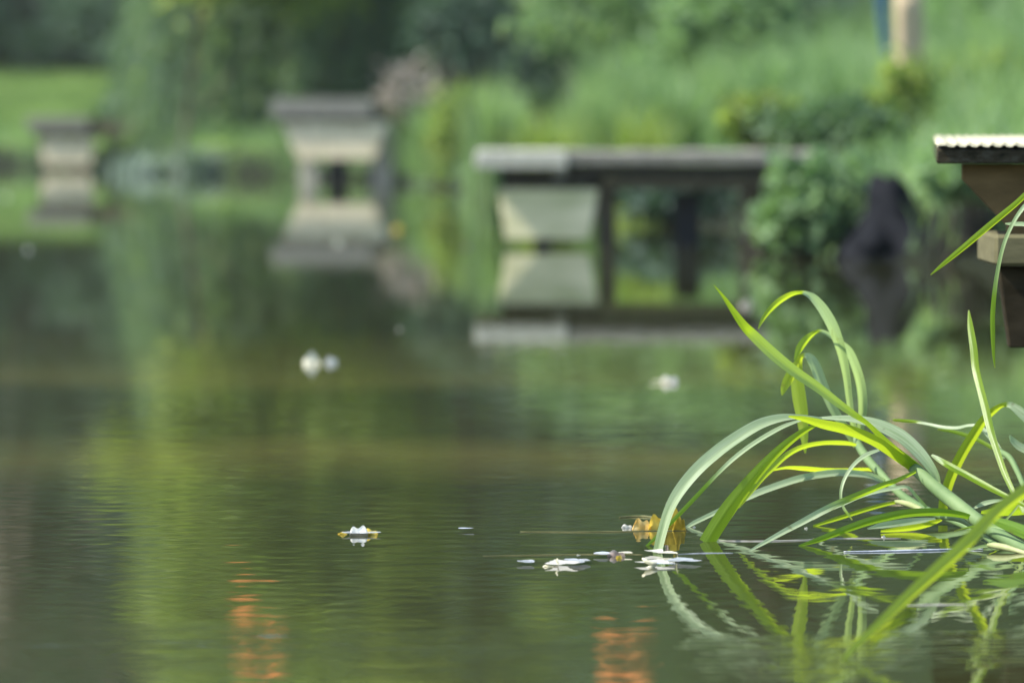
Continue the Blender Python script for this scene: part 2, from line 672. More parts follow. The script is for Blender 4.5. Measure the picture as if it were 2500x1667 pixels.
# ---- trees beyond the lawn (their upper crowns are what the pond mirrors)
tree('broadleaf_tree', 'large dark tree behind the lawn, left end of the far row', -13.5, 78, 13.5, 5.2, 6.2, 60, 15000, .22, DARKF, 21)
tree('broadleaf_tree', 'dense dark tree behind the bright lawn, over the left platform', -6.2, 74, 12, 4.2, 5.6, 60, 16000, .2, DARKF, 22)
tree('broadleaf_tree', 'dark blue-green tree between lawn and willow, deep in shade', -1.6, 76, 13.5, 4.4, 6.2, 60, 16000, .2, DARKF, 23)
tree('broadleaf_tree', 'tall dark tree behind the willow and the grassy slope', 4.2, 70, 13.5, 4.6, 6.2, 60, 16000, .2, DARKF, 24)
tree('broadleaf_tree', 'tall dark tree beyond the right hand end of the slope', 10.5, 62, 12, 4.6, 5.6, 50, 13000, .2, DARKF, 25)
tree('broadleaf_tree', 'farthest right dark tree of the far row', 18, 60, 12, 5, 5.6, 45, 11000, .22, DARKF, 26)
tree('broadleaf_tree', 'far left spreading tree beyond the lawn edge', -21, 80, 13.5, 5.5, 6.2, 45, 11000, .24, DARKF, 27)
tree('broadleaf_tree', 'dark green tree on the slope behind the middle platform', 2.6, 50, 9.5, 2.9, 4.6, 45, 12000, .15, MIDF, 28, low=2.0)
tree('broadleaf_tree', 'mid green tree standing behind the wooden post', 6.0, 46, 10, 3.0, 5.0, 45, 12000, .15, DARKF, 29, low=1.6)
tree('ash_tree', 'yellow-green leafy tree just right of the willow', (1080 - 1250) * K * 50, 50, 4.7, 1.3, 3.3, 26, 6000, .12, LIMEF, 30, low=2.3, rtk=.3)
tree('ash_tree', 'slim reddish-stemmed tree left of the willow, its yellow-green crown added for the sunlit glow in the pond', (430 - 1250) * K * 48, 47.9, 4.6, 1.15, 2.85, 40, 15000, .13, LIMEF, 31, low=1.72, xo=.72, rtk=.2)  # unseen lime crown added to bring the sunlit glow into the reflection

# ---- the wood behind, one dense mass
def wood():
    r = np.random.default_rng(77)
    C, T = [], []
    for i in range(420):
        a = r.uniform(-1, 1) * (1 if i % 3 else .4)
        x = a * 62
        y = 98 - abs(a) * 18 + r.uniform(-6, 6)
        top = 14 + 1.5 * wob(np.array(x), np.array(0.), .35, 2)
        c = np.array([x, y, (r.uniform(1, top) if i % 4 else r.uniform(.8, 4))])
        m = 300
        q = r.normal(size=(m, 3)) * np.array([1.9, 1.6, 1.5]) + c
        q[:, 2] = np.maximum(q[:, 2], .8)
        C.append(q)
        T.append(np.clip(r.normal(.45, .16, m) + r.normal(0, .18), 0, 1))
    V, F, tt = leaves(np.concatenate(C), .75, .7, r, np.concatenate(T))
    o = mesh('wood', V, F, DARKF, None, False, {'tint': tt})
    tag(o, 'dense dark wood closing the view far behind the pond', 'wood', None, 'stuff')


wood()

# ---- hedge bushes behind lawn
for i, (px, y, h, rd, mt) in enumerate([(-150, 74, 2.6, 1.6, DARKF), (60, 75, 2.4, 1.5, DARKF), (240, 73, 2.7, 1.4, DARKF), (380, 71, 2.2, 1.1, DARKF), (-500, 77, 2.6, 2.0, DARKF)]):
    lab = ['dark bush at the left edge behind the bright lawn', 'low dark rounded bush behind the lawn, above the left platform',
           'tall dark bush behind the lawn, nearest gap in the hedge', 'small dark bush where the lawn meets the willow',
           'wide dark bush outside the left end of the hedge'][i]
    tree('hedge_bush', lab, (px - 1250) * K * y, y, h, rd, h * .42, 26, 6500, .12, mt, 50 + i, 'bushes behind the lawn', 'bush', low=.12)

# ---- willow
def willow():
    r = np.random.default_rng(5)
    x, y = (830 - 1250) * K * 51, 51.0
    z0 = float(hfun(np.array([x]), np.array([y]))[0])
    t = thing('willow_tree', 'weeping willow with blue-green curtain of twigs hanging to the water', 'tree', (x, y, z0), 'trees beyond the pond bank')
    mb = MB()
    mb.tube([(x, y, z0 - .2), (x + .1, y, 1.5), (x - .05, y, 3.0), (x - .2, y, 4.6)], [.26, .2, .17, .08], 10)
    C, D, T, SV, SF = [], [], [], [], []
    for i in range(950):
        a = r.uniform(0, 2 * math.pi)
        rr = min(1.15, abs(r.normal(.62, .26)))
        tx = x - .4 + math.cos(a) * 1.2 * rr
        ty = y + math.sin(a) * 1.5 * rr
        ztop = 3.2 + 2.6 * math.sqrt(max(0, 1 - (rr * .85) ** 2)) + r.normal(0, .25)
        L = r.uniform(.45, 1) * (ztop - (.12 + .5 * r.random()))
        if ty < y + .2 and r.random() < .8:
            L = ztop - r.uniform(.05, .55)
        out = np.array([math.cos(a) * .8 - .75, math.sin(a) * .7, 0]) * r.uniform(.1, .95)
        m = max(6, int(L / .085))
        ts = np.linspace(0, 1, m)
        pts = np.stack([tx + out[0] * (1 - (1 - ts) ** 2.0) * 1.2 + .03 * np.sin(ts * 9 + i), ty + out[1] * (1 - (1 - ts) ** 2.0), ztop - L * ts ** 1.15], 1)
        lim = (300 + 520 * r.random() + 60 * np.clip(pts[:, 2] - .6, 0, 2) - 1250) * K * 51
        pts[:, 0] = np.where(pts[:, 0] < lim, lim + (pts[:, 0] - lim) * .25, pts[:, 0])
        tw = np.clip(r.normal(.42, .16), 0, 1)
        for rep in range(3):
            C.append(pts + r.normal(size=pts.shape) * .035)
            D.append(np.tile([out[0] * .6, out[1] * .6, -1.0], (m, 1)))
            T.append(np.clip(tw + r.normal(0, .12, m) + .22 * np.clip((pts[:, 2] - 1.7) / 1.2, 0, 1), 0, 1))  # upper twigs tinted yellower, sunlight on the crown put into leaf colour
        if i % 4 == 0:
            mb.tube([pts[0], pts[m // 3], pts[2 * m // 3], pts[-1]], [.012, .008, .005, .002], 4, False)
            if i % 16 == 0:
                mb.tube([(x, y, 2.4 + r.random() * 1.4), ((x + tx) / 2, (y + ty) / 2, ztop * .8), (tx, ty, ztop)], [.07, .045, .012], 6)
    mb.build('trunk', BARK, t, True)
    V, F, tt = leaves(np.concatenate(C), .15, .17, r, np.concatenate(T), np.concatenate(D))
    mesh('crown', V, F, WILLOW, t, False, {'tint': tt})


willow()

# ---- tall grasses on the bank
def grassfield(name, label, n, box, smin, smax, hr, lean, wd, mat, seed, tfun=None, kind='stuff'):
    r = np.random.default_rng(seed)
    root = scatter(n, *box, smin, smax, r)
    n = len(root)
    patch = wob(root[:, 0], root[:, 1] * .7, 2.2, seed)
    h = r.uniform(*hr, n) * (1 + .4 * patch)
    tint = np.clip(.42 + .3 * wob(root[:, 0], root[:, 1], 2.1, seed + 4) + r.normal(0, .13, n), 0, 1)
    if tfun is not None:
        h, tint = tfun(root, h, tint, r)
    V, F, tt = grass_mesh(root, h, r.uniform(*lean, n), wd * r.uniform(.7, 1.3, n), r, tint)
    o = mesh(name, V, F, mat, None, False, {'tint': tt})
    return tag(o, label, 'grass', None, kind)


grassfield('lawn_grass', 'bright sunlit lawn grass on the far left bank', 60000, (-9, -1.5, 48, 74), .9, 24, (.05, .12), (.1, .6), .012, LAWNF, 61, lambda a, h, t, r: (h, np.clip(t + .05, 0, 1)))


def rightslope(root, h, tint, r):
    px = px_of(root[:, 0], root[:, 1])
    s = sdist(root[:, 0], root[:, 1])
    near = (px > 1080) & (px < 1720) & (s < 1.6)
    h = h * np.clip(.32 + s * .42, .32, 1.25)
    h = np.where(near, h * .75, h)
    tint = np.where(near, np.clip(tint + .32, 0, 1), tint)
    return h, tint


grassfield('tall_grass', 'tall arching green grass covering the slope behind the middle platform', 42000, (-1.0, 4.5, 24, 46), .5, 6.5, (.4, .85), (.15, .7), .016, GRASSM, 62, rightslope)
grassfield('bank_grass', 'rough grass along the near right bank', 14000, (1.0, 5.5, 14, 26), .05, 4, (.2, .55), (.2, .8), .013, GRASSM, 63, lambda a, h, t, r: (h * np.clip(.4 + sdist(a[:, 0], a[:, 1]) * .4, .4, 1.2), t))
grassfield('edge_grass', 'fringe of grass hanging over the dark edge of the far bank', 3500, (-1.9, 0.2, 37, 47), .1, .6, (.12, .34), (.6, 1.3), .014, GRASSM, 64)
grassfield('edge_grass', 'thin fringe of grass on the dark bank edge beside the left platform', 1500, (-6, -1.9, 45, 58), .1, .7, (.12, .34), (.6, 1.3), .014, GRASSM, 66)
grassfield('bank_grass', 'rough grass on the right hand bank beside the near platform', 9000, (2.2, 6, 2, 15), .05, 3, (.15, .4), (.2, .8), .012, GRASSM, 65)


SEDGE = []
# ---- shrubs: leafy mounds built from stems and leaves
def shrub(name, label, px, py_top, py_bot, pxw, d, nleaf, size, mat, seed, group='shrubs on the bank', aspect=.55, spiky=0, depth=.8, cat='shrub'):
    r = np.random.default_rng(seed)
    x = (px - 1250) * K * d
    zt = P(px, py_top, d)[2]
    zb = max(P(px, py_bot, d)[2], .03)
    w_ = pxw * K * d
    g0 = float(hfun(np.array([x]), np.array([d]))[0])
    t = thing(name, label, cat, (x, d, max(g0, 0)), group)
    mb = MB()
    C, T, D = [], [], []
    ns = 16
    for i in range(ns):
        u = r.normal(size=3)
        u /= np.linalg.norm(u)
        c = np.array([x + u[0] * w_ * .36, d + u[1] * w_ * .36 * depth, (zt + zb) / 2 + u[2] * (zt - zb) * .36])
        b0 = np.array([x + r.normal(0, .05), d + r.normal(0, .05) + .1, max(g0, 0) - .03])
        mid = (b0 + c) / 2 + np.array([0, 0, .1 * abs(zt - zb)])
        mb.tube([b0, mid, c], [.009, .006, .002], 5)
        m = nleaf // ns
        q = r.normal(size=(m, 3)) * np.array([w_ * .12, w_ * .12 * depth, (zt - zb) * .13]) + c
        if spiky:
            s_ = r.random((m, 1))
            q = b0 * (1 - s_) + c * s_ + r.normal(size=(m, 3)) * .02
            D.append(np.tile(c - b0, (m, 1)) / np.linalg.norm(c - b0))
        q[:, 2] = np.maximum(q[:, 2], .03)
        C.append(q)
        T.append(np.clip(r.normal(.45, .18, m) + r.normal(0, .2), 0, 1))
    mb.build('stem', BARK, t, True)
    V, F, tt = leaves(np.concatenate(C), size, aspect, r, np.concatenate(T), np.concatenate(D) if D else None)
    mesh('foliage', V, F, mat, t, False, {'tint': tt})
    return t


shrub('bramble_bush', 'leafy bramble spilling over the right end of the middle platform', 1975, 385, 600, 250, 18.9, 1500, .06, BRAMF, 101)
shrub('bramble_bush', 'loose bramble hanging over dark roots beside the near platform', 2370, 370, 490, 220, 18.1, 1300, .06, BRAMF, 102)
shrub('bramble_bush', 'low bramble trailing to the water under the platform end', 1880, 500, 600, 110, 19.7, 350, .05, BRAMF, 103)
shrub('leafy_shrub', 'lime green leafy shrub above the right end of the middle platform', 1850, 230, 350, 200, 22.0, 900, .06, LIMEF, 104)
shrub('leafy_shrub', 'dark leafy shrub between the platform end and the wooden post', 2030, 250, 380, 300, 21.5, 1500, .055, MIDF, 105)
shrub('leafy_shrub', 'bright shrub at the foot of the wooden post', 2200, 150, 330, 160, 23.0, 1100, .05, LIMEF, 106)
shrub('leafy_shrub', 'tall mid green shrub at the top of the slope, left of the dark gap', 1760, -60, 190, 330, 33, 3200, .07, BRAMF, 107)
shrub('leafy_shrub', 'soft green shrub at the top middle of the slope', 1450, -80, 130, 380, 36, 2400, .07, GRASSM, 108)
shrub('leafy_shrub', 'tall green shrub right of the wooden post', 2400, -40, 230, 260, 30, 3000, .06, BRAMF, 109)
shrub('leafy_shrub', 'low dark-leaved shrub added for the shade under the long platform', 1660, 425, 545, 330, 24.6, 1300, .06, DARKF, 119)  # dark leaves put in to deepen the shade under the deck
shrub('leafy_shrub', 'yellow-green shrub behind the near platform deck', 2420, 150, 350, 330, 26, 2200, .06, LIMEF, 110)
shrub('dead_shrub', 'pinkish grey half-bare shrub right of the tall white-panelled platform', 1000, 150, 330, 170, 43.5, 650, .07, DEADF, 111)
shrub('leafy_shrub', 'small lime shrub on the bank between the two middle platforms', 1120, 230, 430, 150, 38.5, 1200, .07, LIMEF, 112)
SEDGE.append(('pale blue-green sedge tuft at the water edge under the willow', 345, 350, 440, 190, 47.5, 113))
SEDGE.append(('pale sedge tuft left of the willow trunk at the waterline', 480, 330, 440, 130, 47.5, 114))
shrub('dead_shrub', 'reddish brown dead stems beside the willow curtain', 420, 130, 290, 50, 52, 350, .1, DEADF, 115, aspect=.2, spiky=1)
shrub('leafy_shrub', 'dark bush on the bank beside the left platform', 290, 255, 330, 110, 53, 900, .07, MIDF, 116)

def clump(name, label, px, py_top, py_bot, pxw, d, n, wd, mat, seed, group='grass clumps on the slope'):
    r = np.random.default_rng(seed)
    x = (px - 1250) * K * d
    zt, zb = P(px, py_top, d)[2], max(P(px, py_bot, d)[2], .02)
    g0 = float(hfun(np.array([x]), np.array([d]))[0])
    zb = min(zb, max(g0, .02))
    t = thing(name, label, 'grass clump', (x, d, zb), group)
    w_ = pxw * K * d
    root = np.column_stack([x + r.normal(0, w_ * .16, n), d + r.normal(0, w_ * .16, n), np.full(n, zb - .03)])
    h = (zt - zb) * r.uniform(.45, 1.12, n)
    tn = np.clip(r.normal(.5, .2, n), 0, 1)
    V, F, tt = grass_mesh(root, h, r.uniform(.15, .95, n) * np.clip(w_ / (zt - zb), .5, 1.3), wd * r.uniform(.6, 1.4, n), r, tn, 7)
    mesh('blades', V, F, mat, t, False, {'tint': tt})


for i, (px, yt, yb, pw, d, mt, ty, lb) in enumerate([
    (1330, 60, 260, 170, 37, DARKF, 0, 'dark shrub in the slope grass above the pale end of the middle platform'),
    (1120, -50, 170, 230, 44, DARKF, 0, 'dark shrub at the top of the bank right of the willow'),
    (2050, -60, 110, 230, 35, DARKF, 0, 'very dark shrub filling the gap left of the wooden post'),
    (1200, 160, 380, 150, 34, GRASSM, 1, 'arching pale grass clump above the left end of the middle platform'),
    (1440, 120, 340, 170, 31, GRASSM, 1, 'tall feathery grass clump above the middle of the long platform'),
    (1640, 130, 330, 180, 29, BRAMF, 1, 'tall feathery grass clump leaning right over the long platform'),
    (1560, 230, 370, 150, 27, LIMEF, 1, 'bright lime grass clump touching the deck of the long platform'),
    (1330, 240, 370, 170, 29, LIMEF, 1, 'bright lime grass clump above the pale deck end'),
    (1900, 60, 280, 190, 28, BRAMF, 1, 'pale grass clump left of the dark gap'),
    (1060, 200, 400, 160, 40, GRASSM, 1, 'grass clump leaning out between the tall platform and the long one'),
    (1760, 60, 300, 220, 30, GRASSM, 1, 'broad feathery grass clump above the right half of the long platform'),
    (2300, 90, 330, 200, 26, LIMEF, 1, 'sunlit grass clump right of the wooden post'),
    (2450, 60, 330, 220, 27, GRASSM, 1, 'tall grass clump behind the near deck'),
    (1540, 20, 250, 240, 35, BRAMF, 1, 'high feathery grass clump at the top of the slope')]):
    if ty:
        clump('grass_clump', lb, px, yt, yb, pw, d, 420, .014, mt, 130 + i)
    else:
        shrub('leafy_shrub', lb, px, yt, yb, pw, d, 1500, .08, mt, 130 + i)

for lb, px, yt, yb, pw, d, sd_ in SEDGE:
    clump('sedge_tuft', lb, px, yt, yb, pw, d, 260, .03, PALEF, sd_, 'sedge tufts at the waterline')
clump('plume_grass', 'pale feathery grass clump rising against the dark gap', 2060, 40, 280, 150, 25, 260, .012, BRAMF, 117)
clump('plume_grass', 'feathery grass clump just left of the wooden post', 2130, 110, 300, 90, 24.6, 160, .011, GRASSM, 118)


# ---- dark stump with flared roots
def stump():
    t = thing('tree_stump', 'black rotten stump with flared roots below the wooden post', 'tree stump', (*WP(2200, 634)[:2], 0))
    d = DW(636)
    mb = MB()
    prof = [(-.08, .24), (.02, .20), (.07, .165), (.12, .12), (.16, .10), (.20, .085), (.24, .075), (.26, .06)]
    n = 16
    c0 = P(2205, 600, d)
    V, F = [], []
    for k, (z, r_) in enumerate(prof):
        for j in range(n):
            a = 2 * math.pi * j / n
            rr = r_ * (1 + .3 * math.sin(a * 5 + 1 + z * 6) * (1 - k / 9) + .12 * math.sin(a * 11 + z * 30)) * (1.0 if math.cos(a) < 0 else 1.25 - .1 * k)
            V.append((c0[0] + rr * math.cos(a) - .005 * k, d + .12 + rr * math.sin(a) * .8, z))
    for k in range(len(prof) - 1):
        for j in range(n):
            F.append((k * n + j, k * n + (j + 1) % n, (k + 1) * n + (j + 1) % n, (k + 1) * n + j))
    F.append([(len(prof) - 1) * n + j for j in range(n)])
    V = [(v[0], v[1], v[2] + .03 * math.sin(i * 2.3) * (v[2] > .25)) for i, v in enumerate(V)]
    mb.add(V, F)
    mat = simple_mat('rotten_wood', (.003, .004, .006), (.016, .017, .021), 24, .9, None, .01, .1)
    mb.build('trunk', mat, t, True)
    for pts, rr in (([(2260, 560), (2320, 595), (2400, 640)], [.07, .055, .03]), ([(2160, 580), (2110, 610), (2060, 640)], [.06, .045, .025]), ([(2240, 590), (2290, 625), (2330, 650)], [.06, .045, .03])):
        m2 = MB()
        m2.tube([P(a, b, d + .03) for a, b in pts], rr, 8)
        m2.build('root', mat, t, True)


stump()

# ---- post and blue strap
def post():
    d = 24.0
    c = P(2217, 200, d)
    wood = simple_mat('post_wood', (.30, .24, .15), (.44, .36, .24), 10, .8, (6, 6, .6), .004)
    t = thing('wooden_post', 'upright tan wooden post standing among the bank plants', 'post', (c[0], d, 0))
    mb = MB()
    pts = [(c[0] + .006 * i, d, z) for i, z in enumerate(np.linspace(0.0, 1.06, 8))][::-1]
    pts = [(c[0] + (.0 + .03 * (1 - z)), d, z) for z in np.linspace(0, 1.06, 8)]
    mb.tube(pts, [.062] * 7 + [.058], 14)
    mb.build('shaft', wood, t, True)
    m2 = MB()
    m2.tube([(c[0], d, 1.06), (c[0], d, 1.075), (c[0], d, 1.085)], [.066, .064, .03], 14)
    m2.build('cap', wood, t, True)
    blue = simple_mat('blue_plastic', (.02, .065, .12), (.03, .09, .17), 5, .35)
    a = P(2153, 0, d - .08)
    q = [(a[0] - .01, 1.08, .06), (a[0], .97, .052), (a[0] + .008, .86, .042), (a[0] + .022, .74, .028), (a[0] + .035, .64, .012)]
    V, F = [], []
    for i, (x, z, w_) in enumerate(q):
        for s in (-1, 1):
            for yy in (-.006, .006):
                V.append((x + s * w_ * .5, d - .09 + yy + .012 * math.sin(i), z))
    for i in range(len(q) - 1):
        o = i * 4
        F += [(o, o + 2, o + 6, o + 4), (o + 1, o + 5, o + 7, o + 3), (o, o + 4, o + 5, o + 1), (o + 2, o + 3, o + 7, o + 6)]
    F += [(0, 1, 3, 2), (16, 18, 19, 17)]
    o = mesh('plastic_strap', V, F, blue, None, True)
    tag(o, 'tapering blue plastic strip hanging beside the wooden post', 'plastic strip')


post()

# ------------------------------------------------------------------ fishing platforms
GREYW = simple_mat('weathered_grey_wood', (.15, .145, .12), (.30, .29, .25), 13, .9, (1, 4, 5), .006, .15)
PALEW = simple_mat('pale_painted_wood', (.46, .39, .24), (.90, .80, .56), 6, .8, (4, 4, 1), .002)
YELW = simple_mat('mossy_pale_wood', (.46, .46, .24), (.78, .72, .46), 5, .8, (1, 1, 3), .003)
BROWNW = simple_mat('brown_wood', (.07, .055, .035), (.15, .12, .08), 10, .85, (4, 4, .6), .004)
DARKW = simple_mat('dark_wet_wood', (.02, .018, .012), (.06, .052, .036), 12, .8, (1, 5, 5), .004)
DARKP = simple_mat('dark_wet_post', (.008, .009, .012), (.02, .02, .024), 12, .6, (5, 5, 1), .004)
LIGHTW = simple_mat('light_bleached_wood', (.30, .30, .24), (.52, .52, .44), 13, .9, (1, 4, 5), .005, .15)
G = 'wooden fishing platforms along the bank'


def slab(mb, x0, x1, y0, y1, d0, d1, bev=.004):
    """board facing the water: pixel extents at distance d0, running back to d1"""
    a = P(x0, y1, d0)
    b = P(x1, y0, d0)
    mb.box(a[0], b[0], d0, d1, a[2], b[2], bev)


def trap(mb, xt0, xt1, yt, xb0, xb1, yb, d0, th=.03, bev=.004):
    a, b = P(xb0, yb, d0), P(xb1, yb, d0)
    c, e = P(xt0, yt, d0), P(xt1, yt, d0)
    mb.hexa([(a[0], d0, a[2]), (b[0], d0, a[2]), (b[0], d0 + th, a[2]), (a[0], d0 + th, a[2]),
             (c[0], d0, c[2]), (e[0], d0, c[2]), (e[0], d0 + th, c[2]), (c[0], d0 + th, c[2])], bev)


def legpost(x0, x1, ytop, d, mat, parent, name='leg'):
    a, b = P(x0, ytop, d), P(x1, ytop, d)
    mb = MB()
    w_ = b[0] - a[0]
    mb.box(a[0], b[0], d, d + w_, -.5, a[2], .006)
    return mb.build(name, mat, parent)


def far_left():
    d = 50.3
    t = thing('fishing_platform', 'farthest small low platform with pale panel, left of the willow', 'platform', (*WP(160, 418)[:2], 0), G)
    mb = MB()
    for i in range(5):
        xa = 66 + i * 30
        slab(mb, xa, xa + 29, 287, 320, d, d + 1.6)
    mb.build('deck', GREYW, t)
    mb = MB()
    slab(mb, 216, 384, 298, 330, d + .1, d + .9)
    mb.build('walkway', BROWNW, t)
    mb = MB()
    trap(mb, 98, 228, 338, 106, 222, 404, d + .05)
    mb.build('front_panel', PALEW, t)
    mb = MB()
    slab(mb, 84, 240, 321, 337, d + .05, d + .1)
    mb.build('beam', DARKW, t)
    for xx in (112, 200):
        legpost(xx, xx + 18, 336, d + .15, DARKW, t)
    legpost(360, 376, 330, d + .3, DARKW, t)


def mid_left():
    d = 42.0
    t = thing('fishing_platform', 'tall narrow platform with whitish trapezoid panel on two pale legs', 'platform', (*WP(820, 443)[:2], 0), G)
    mb = MB()
    n = 7
    for i in range(n):
        xa = 662 + (908 - 662) * i / n
        xb = 662 + (908 - 662) * (i + 1) / n - 1
        slab(mb, xa, xb, 242 + (i % 3 == 1), 286, d, d + 1.5)
    mb.build('deck', GREYW, t)
    mb = MB()
    slab(mb, 680, 948, 287, 299, d + .06, d + .12)
    mb.build('beam', DARKW, t)
    mb = MB()
    trap(mb, 688, 946, 300, 728, 916, 389, d + .04)
    mb.build('front_panel', PALEW, t)
    legpost(731, 776, 388, d + .1, simple_mat('pale_post', (.26, .25, .19), (.44, .42, .33), 6, .8, (4, 4, 1)), t)
    legpost(906, 958, 300, d + .15, simple_mat('pinkish_post', (.28, .25, .2), (.46, .42, .35), 6, .8, (4, 4, 1)), t)
    legpost(800, 846, 300, d + 1.3, DARKP, t)
    mb = MB()
    slab(mb, 912, 985, 262, 300, d + .5, d + 2.4)
    mb.build('walkway', BROWNW, t)


def middle():
    d = DW(603)
    t = thing('fishing_platform', 'long low platform with yellowish trapezoid panel and several dark posts', 'platform', (*WP(1500, 603)[:2], 0), G)
    mb = MB()
    n = 5
    for i in range(n):
        xa = 1160 + 225 * i / n
        slab(mb, xa, xa + 44, 369, 412, d, d + 1.1)
    mb.build('deck', LIGHTW, t)
    mb = MB()
    n = 13
    for i in range(n):
        xa = 1386 + 650 * i / n
        slab(mb, xa, xa + 650 / n - 1.5, 369 + (i * 7 % 3), 401, d + .03, d + .95)
    mb.build('walkway', GREYW, t)
    mb = MB()
    slab(mb, 1385, 2020, 402, 436, d + .07, d + .12)
    slab(mb, 1225, 1470, 413, 462, d + .10, d + .15)
    mb.build('beam', DARKW, t)
    mb = MB()
    slab(mb, 1440, 1960, 437, 462, d + .10, d + .15)
    mb.build('lower_beam', BROWNW, t)
    mb = MB()
    slab(mb, 1350, 1384, 413, 438, d + .06, d + .1)
    mb.build('bracket', GREYW, t)
    mb = MB()
    trap(mb, 1217, 1462, 463, 1236, 1438, 586, d + .06)
    mb.build('front_panel', YELW, t)
    legpost(1302, 1350, 586, d + .08, DARKP, t)
    legpost(1461, 1504, 462, d + .16, BROWNW, t)
    legpost(1648, 1708, 470, d + .3, DARKP, t)
    legpost(1806, 1850, 462, d + .16, BROWNW, t)
    legpost(1846, 1880, 462, d + .6, DARKP, t)


def near():
    d = 6.9
    s = K * d
    t = thing('fishing_platform', 'near grooved deck corner at the right edge with brown bracket and dark skirt', 'platform', (P(2450, 800, d)[0], d, 0), G)
    # grooved boards: profile across x, running back
    grooved = simple_mat('grooved_decking', (.36, .33, .22), (.58, .54, .38), 26, .6, (4, 1, 1), .0008, .4)
    x0 = P(2287, 350, d)[0]
    zt = P(2287, 347, d)[2]
    pitch = 28.5 * s
    xs_, zs_ = [x0], [zt - .0008]
    xx = x0 + .0005
    end = x0 + 1.5
    k = 0
    prof = []
    prof.append((x0, zt - .003))
    prof.append((x0 + .0015, zt - .0004))
    prof.append((x0 + .010, zt))
    xx = x0 + .012
    while xx < end:
        for f, dz in ((0, 0), (.12, -.0014), (.5, -.0020), (.62, -.0016), (.74, 0), (.9, .0004)):
            prof.append((xx + f * pitch, zt + dz))
        xx += pitch
    m = len(prof)
    yb = d + 2.4
    dxb = 1035 * K * 2.4 * .98
    V, F = [], []
    th = .0045
    for yy, dx in ((d - .004, 0), (d + .02, 0), (yb, dxb)):
        for (px_, pz) in prof:
            V.append((px_ + dx, yy, pz))
    for r_ in range(2):
        for i in range(m - 1):
            F.append((r_ * m + i, r_ * m + i + 1, (r_ + 1) * m + i + 1, (r_ + 1) * m + i))
    b0 = len(V)
    for (px_, pz) in prof:
        V.append((px_, d - .004, zt - .005 - .0028 * (0 if pz < zt - .002 else 1) if False else pz - th))
    for i in range(m - 1):
        F.append((b0 + i, b0 + i + 1, i + 1, i))
    mesh('grooved_top', V, F, grooved, t, True)
    mb = MB()
    z1, z0 = zt - .0088, P(2285, 400, d)[2]
    xa, xb = P(2286, 400, d)[0], P(2286, 400, d)[0] + 1.5
    mb.hexa([(xa, d, z0), (xb, d, z0), (xb + dxb, yb, z0), (xa + dxb, yb, z0), (xa, d, z1), (xb, d, z1), (xb + dxb, yb, z1), (xa + dxb, yb, z1)], .002)
    mb.build('deck_board', simple_mat('dark_board', (.010, .009, .005), (.035, .030, .018), 60, .9, (1, 1, 2), .002, .1, c3=(.07, .068, .05)), t)  # mottled board, much darker than the grooved top
    # bracket plate
    mb = MB()
    dd_ = d + .03
    outline = [(2352, 401), (2352, 438), (2462, 552), (2462, 575), (2760, 575), (2760, 401)]
    n = len(outline)
    V = [tuple(P(a, b, dd_)) for a, b in outline] + [tuple(P(a, b, dd_) + np.array([0, .03, 0])) for a, b in outline]
    F = [tuple(range(n)), tuple(range(2 * n - 1, n - 1, -1))] + [(i, i + n, (i + 1) % n + n, (i + 1) % n) for i in range(n)]
    mb.add(V, F)
    mb.build('bracket', simple_mat('brown_ply', (.08, .054, .022), (.16, .11, .05), 14, .9, (1, 1, 3), .001, .1), t)
    mb = MB()
    a, b = P(2427, 650, d), P(2780, 573, d)
    mb.box(a[0], b[0], d - .01, d + .25, a[2], b[2], .004)
    mb.build('cross_beam', simple_mat('olive_beam', (.075, .07, .032), (.13, .12, .06), 22, .9, (1, 1, 3), .002), t)
    mb = MB()
    trap(mb, 2437, 2780, 651, 2464, 2740, 849, d + .02, .03, .002)
    mb.build('front_panel', simple_mat('dark_skirt', (.015, .012, .006), (.035, .028, .016), 18, .9, (1, 1, 3), .002, .1), t)
    for xx in (2540, 2700):
        a, b = P(xx, 650, d + .1), P(xx + 90, 650, d + .1)
        mb = MB()
        mb.box(a[0], b[0], d + .06, d + .12, -.5, a[2] + .02, .003)
        mb.build('leg', BROWNW, t)


far_left(); mid_left(); middle(); near()

# ------------------------------------------------------------------ orange cloths (only their mirror image falls in the frame)
def cloth(px0, px1, y0r, y1r, d, label, taper, seed):
    """hung so that the pond mirrors it between reflected rows y0r and y1r"""
    z0 = (y0r - 290) * K * d - CAMH
    z1 = (y1r - 290) * K * d - CAMH
    xl, xr = (px0 - 1250) * K * d, (px1 - 1250) * K * d
    n, mrow = 10, 16
    V, F = [], []
    for j in range(mrow + 1):
        tt = j / mrow
        a, b = taper(tt)
        for i in range(n + 1):
            u = a + (b - a) * i / n
            V.append((xl + (xr - xl) * u, d + .05 * math.sin(u * 9 + tt * 2 + seed), z0 + (z1 - z0) * tt))
    for j in range(mrow):
        for i in range(n):
            q = j * (n + 1) + i
            F.append((q, q + 1, q + n + 2, q + n + 1))
    m = bpy.data.materials.get('orange_cloth')
    if not m:
        m = simple_mat('orange_cloth', (.90, .28, .07), (.95, .36, .12), 4, .8)
    t = thing('orange_cloth', label, 'cloth', ((xl + xr) / 2, d, z0), 'orange cloths hung over the far bank')
    mesh('fabric', V, F, m, t, True)
    mb = MB()
    xm = (xl + xr) / 2
    mb.tube([(xm, d, z1), (xm + .05, d + 1.0, z1 + .7), (xm, d + 2.5, z1 + 1.1)], .006, 5)
    mb.build('cord', BARK, t)


cloth(566, 694, 1520, 1630, 46.4, 'narrow orange cloth mirrored as the streak at lower left', lambda t: (0, .45) if t < .55 else (.12, 1.0), 1)
cloth(1466, 1590, 1600, 1690, 46.4, 'wide orange cloth mirrored as the streak at bottom centre', lambda t: (0, 1.0), 2)

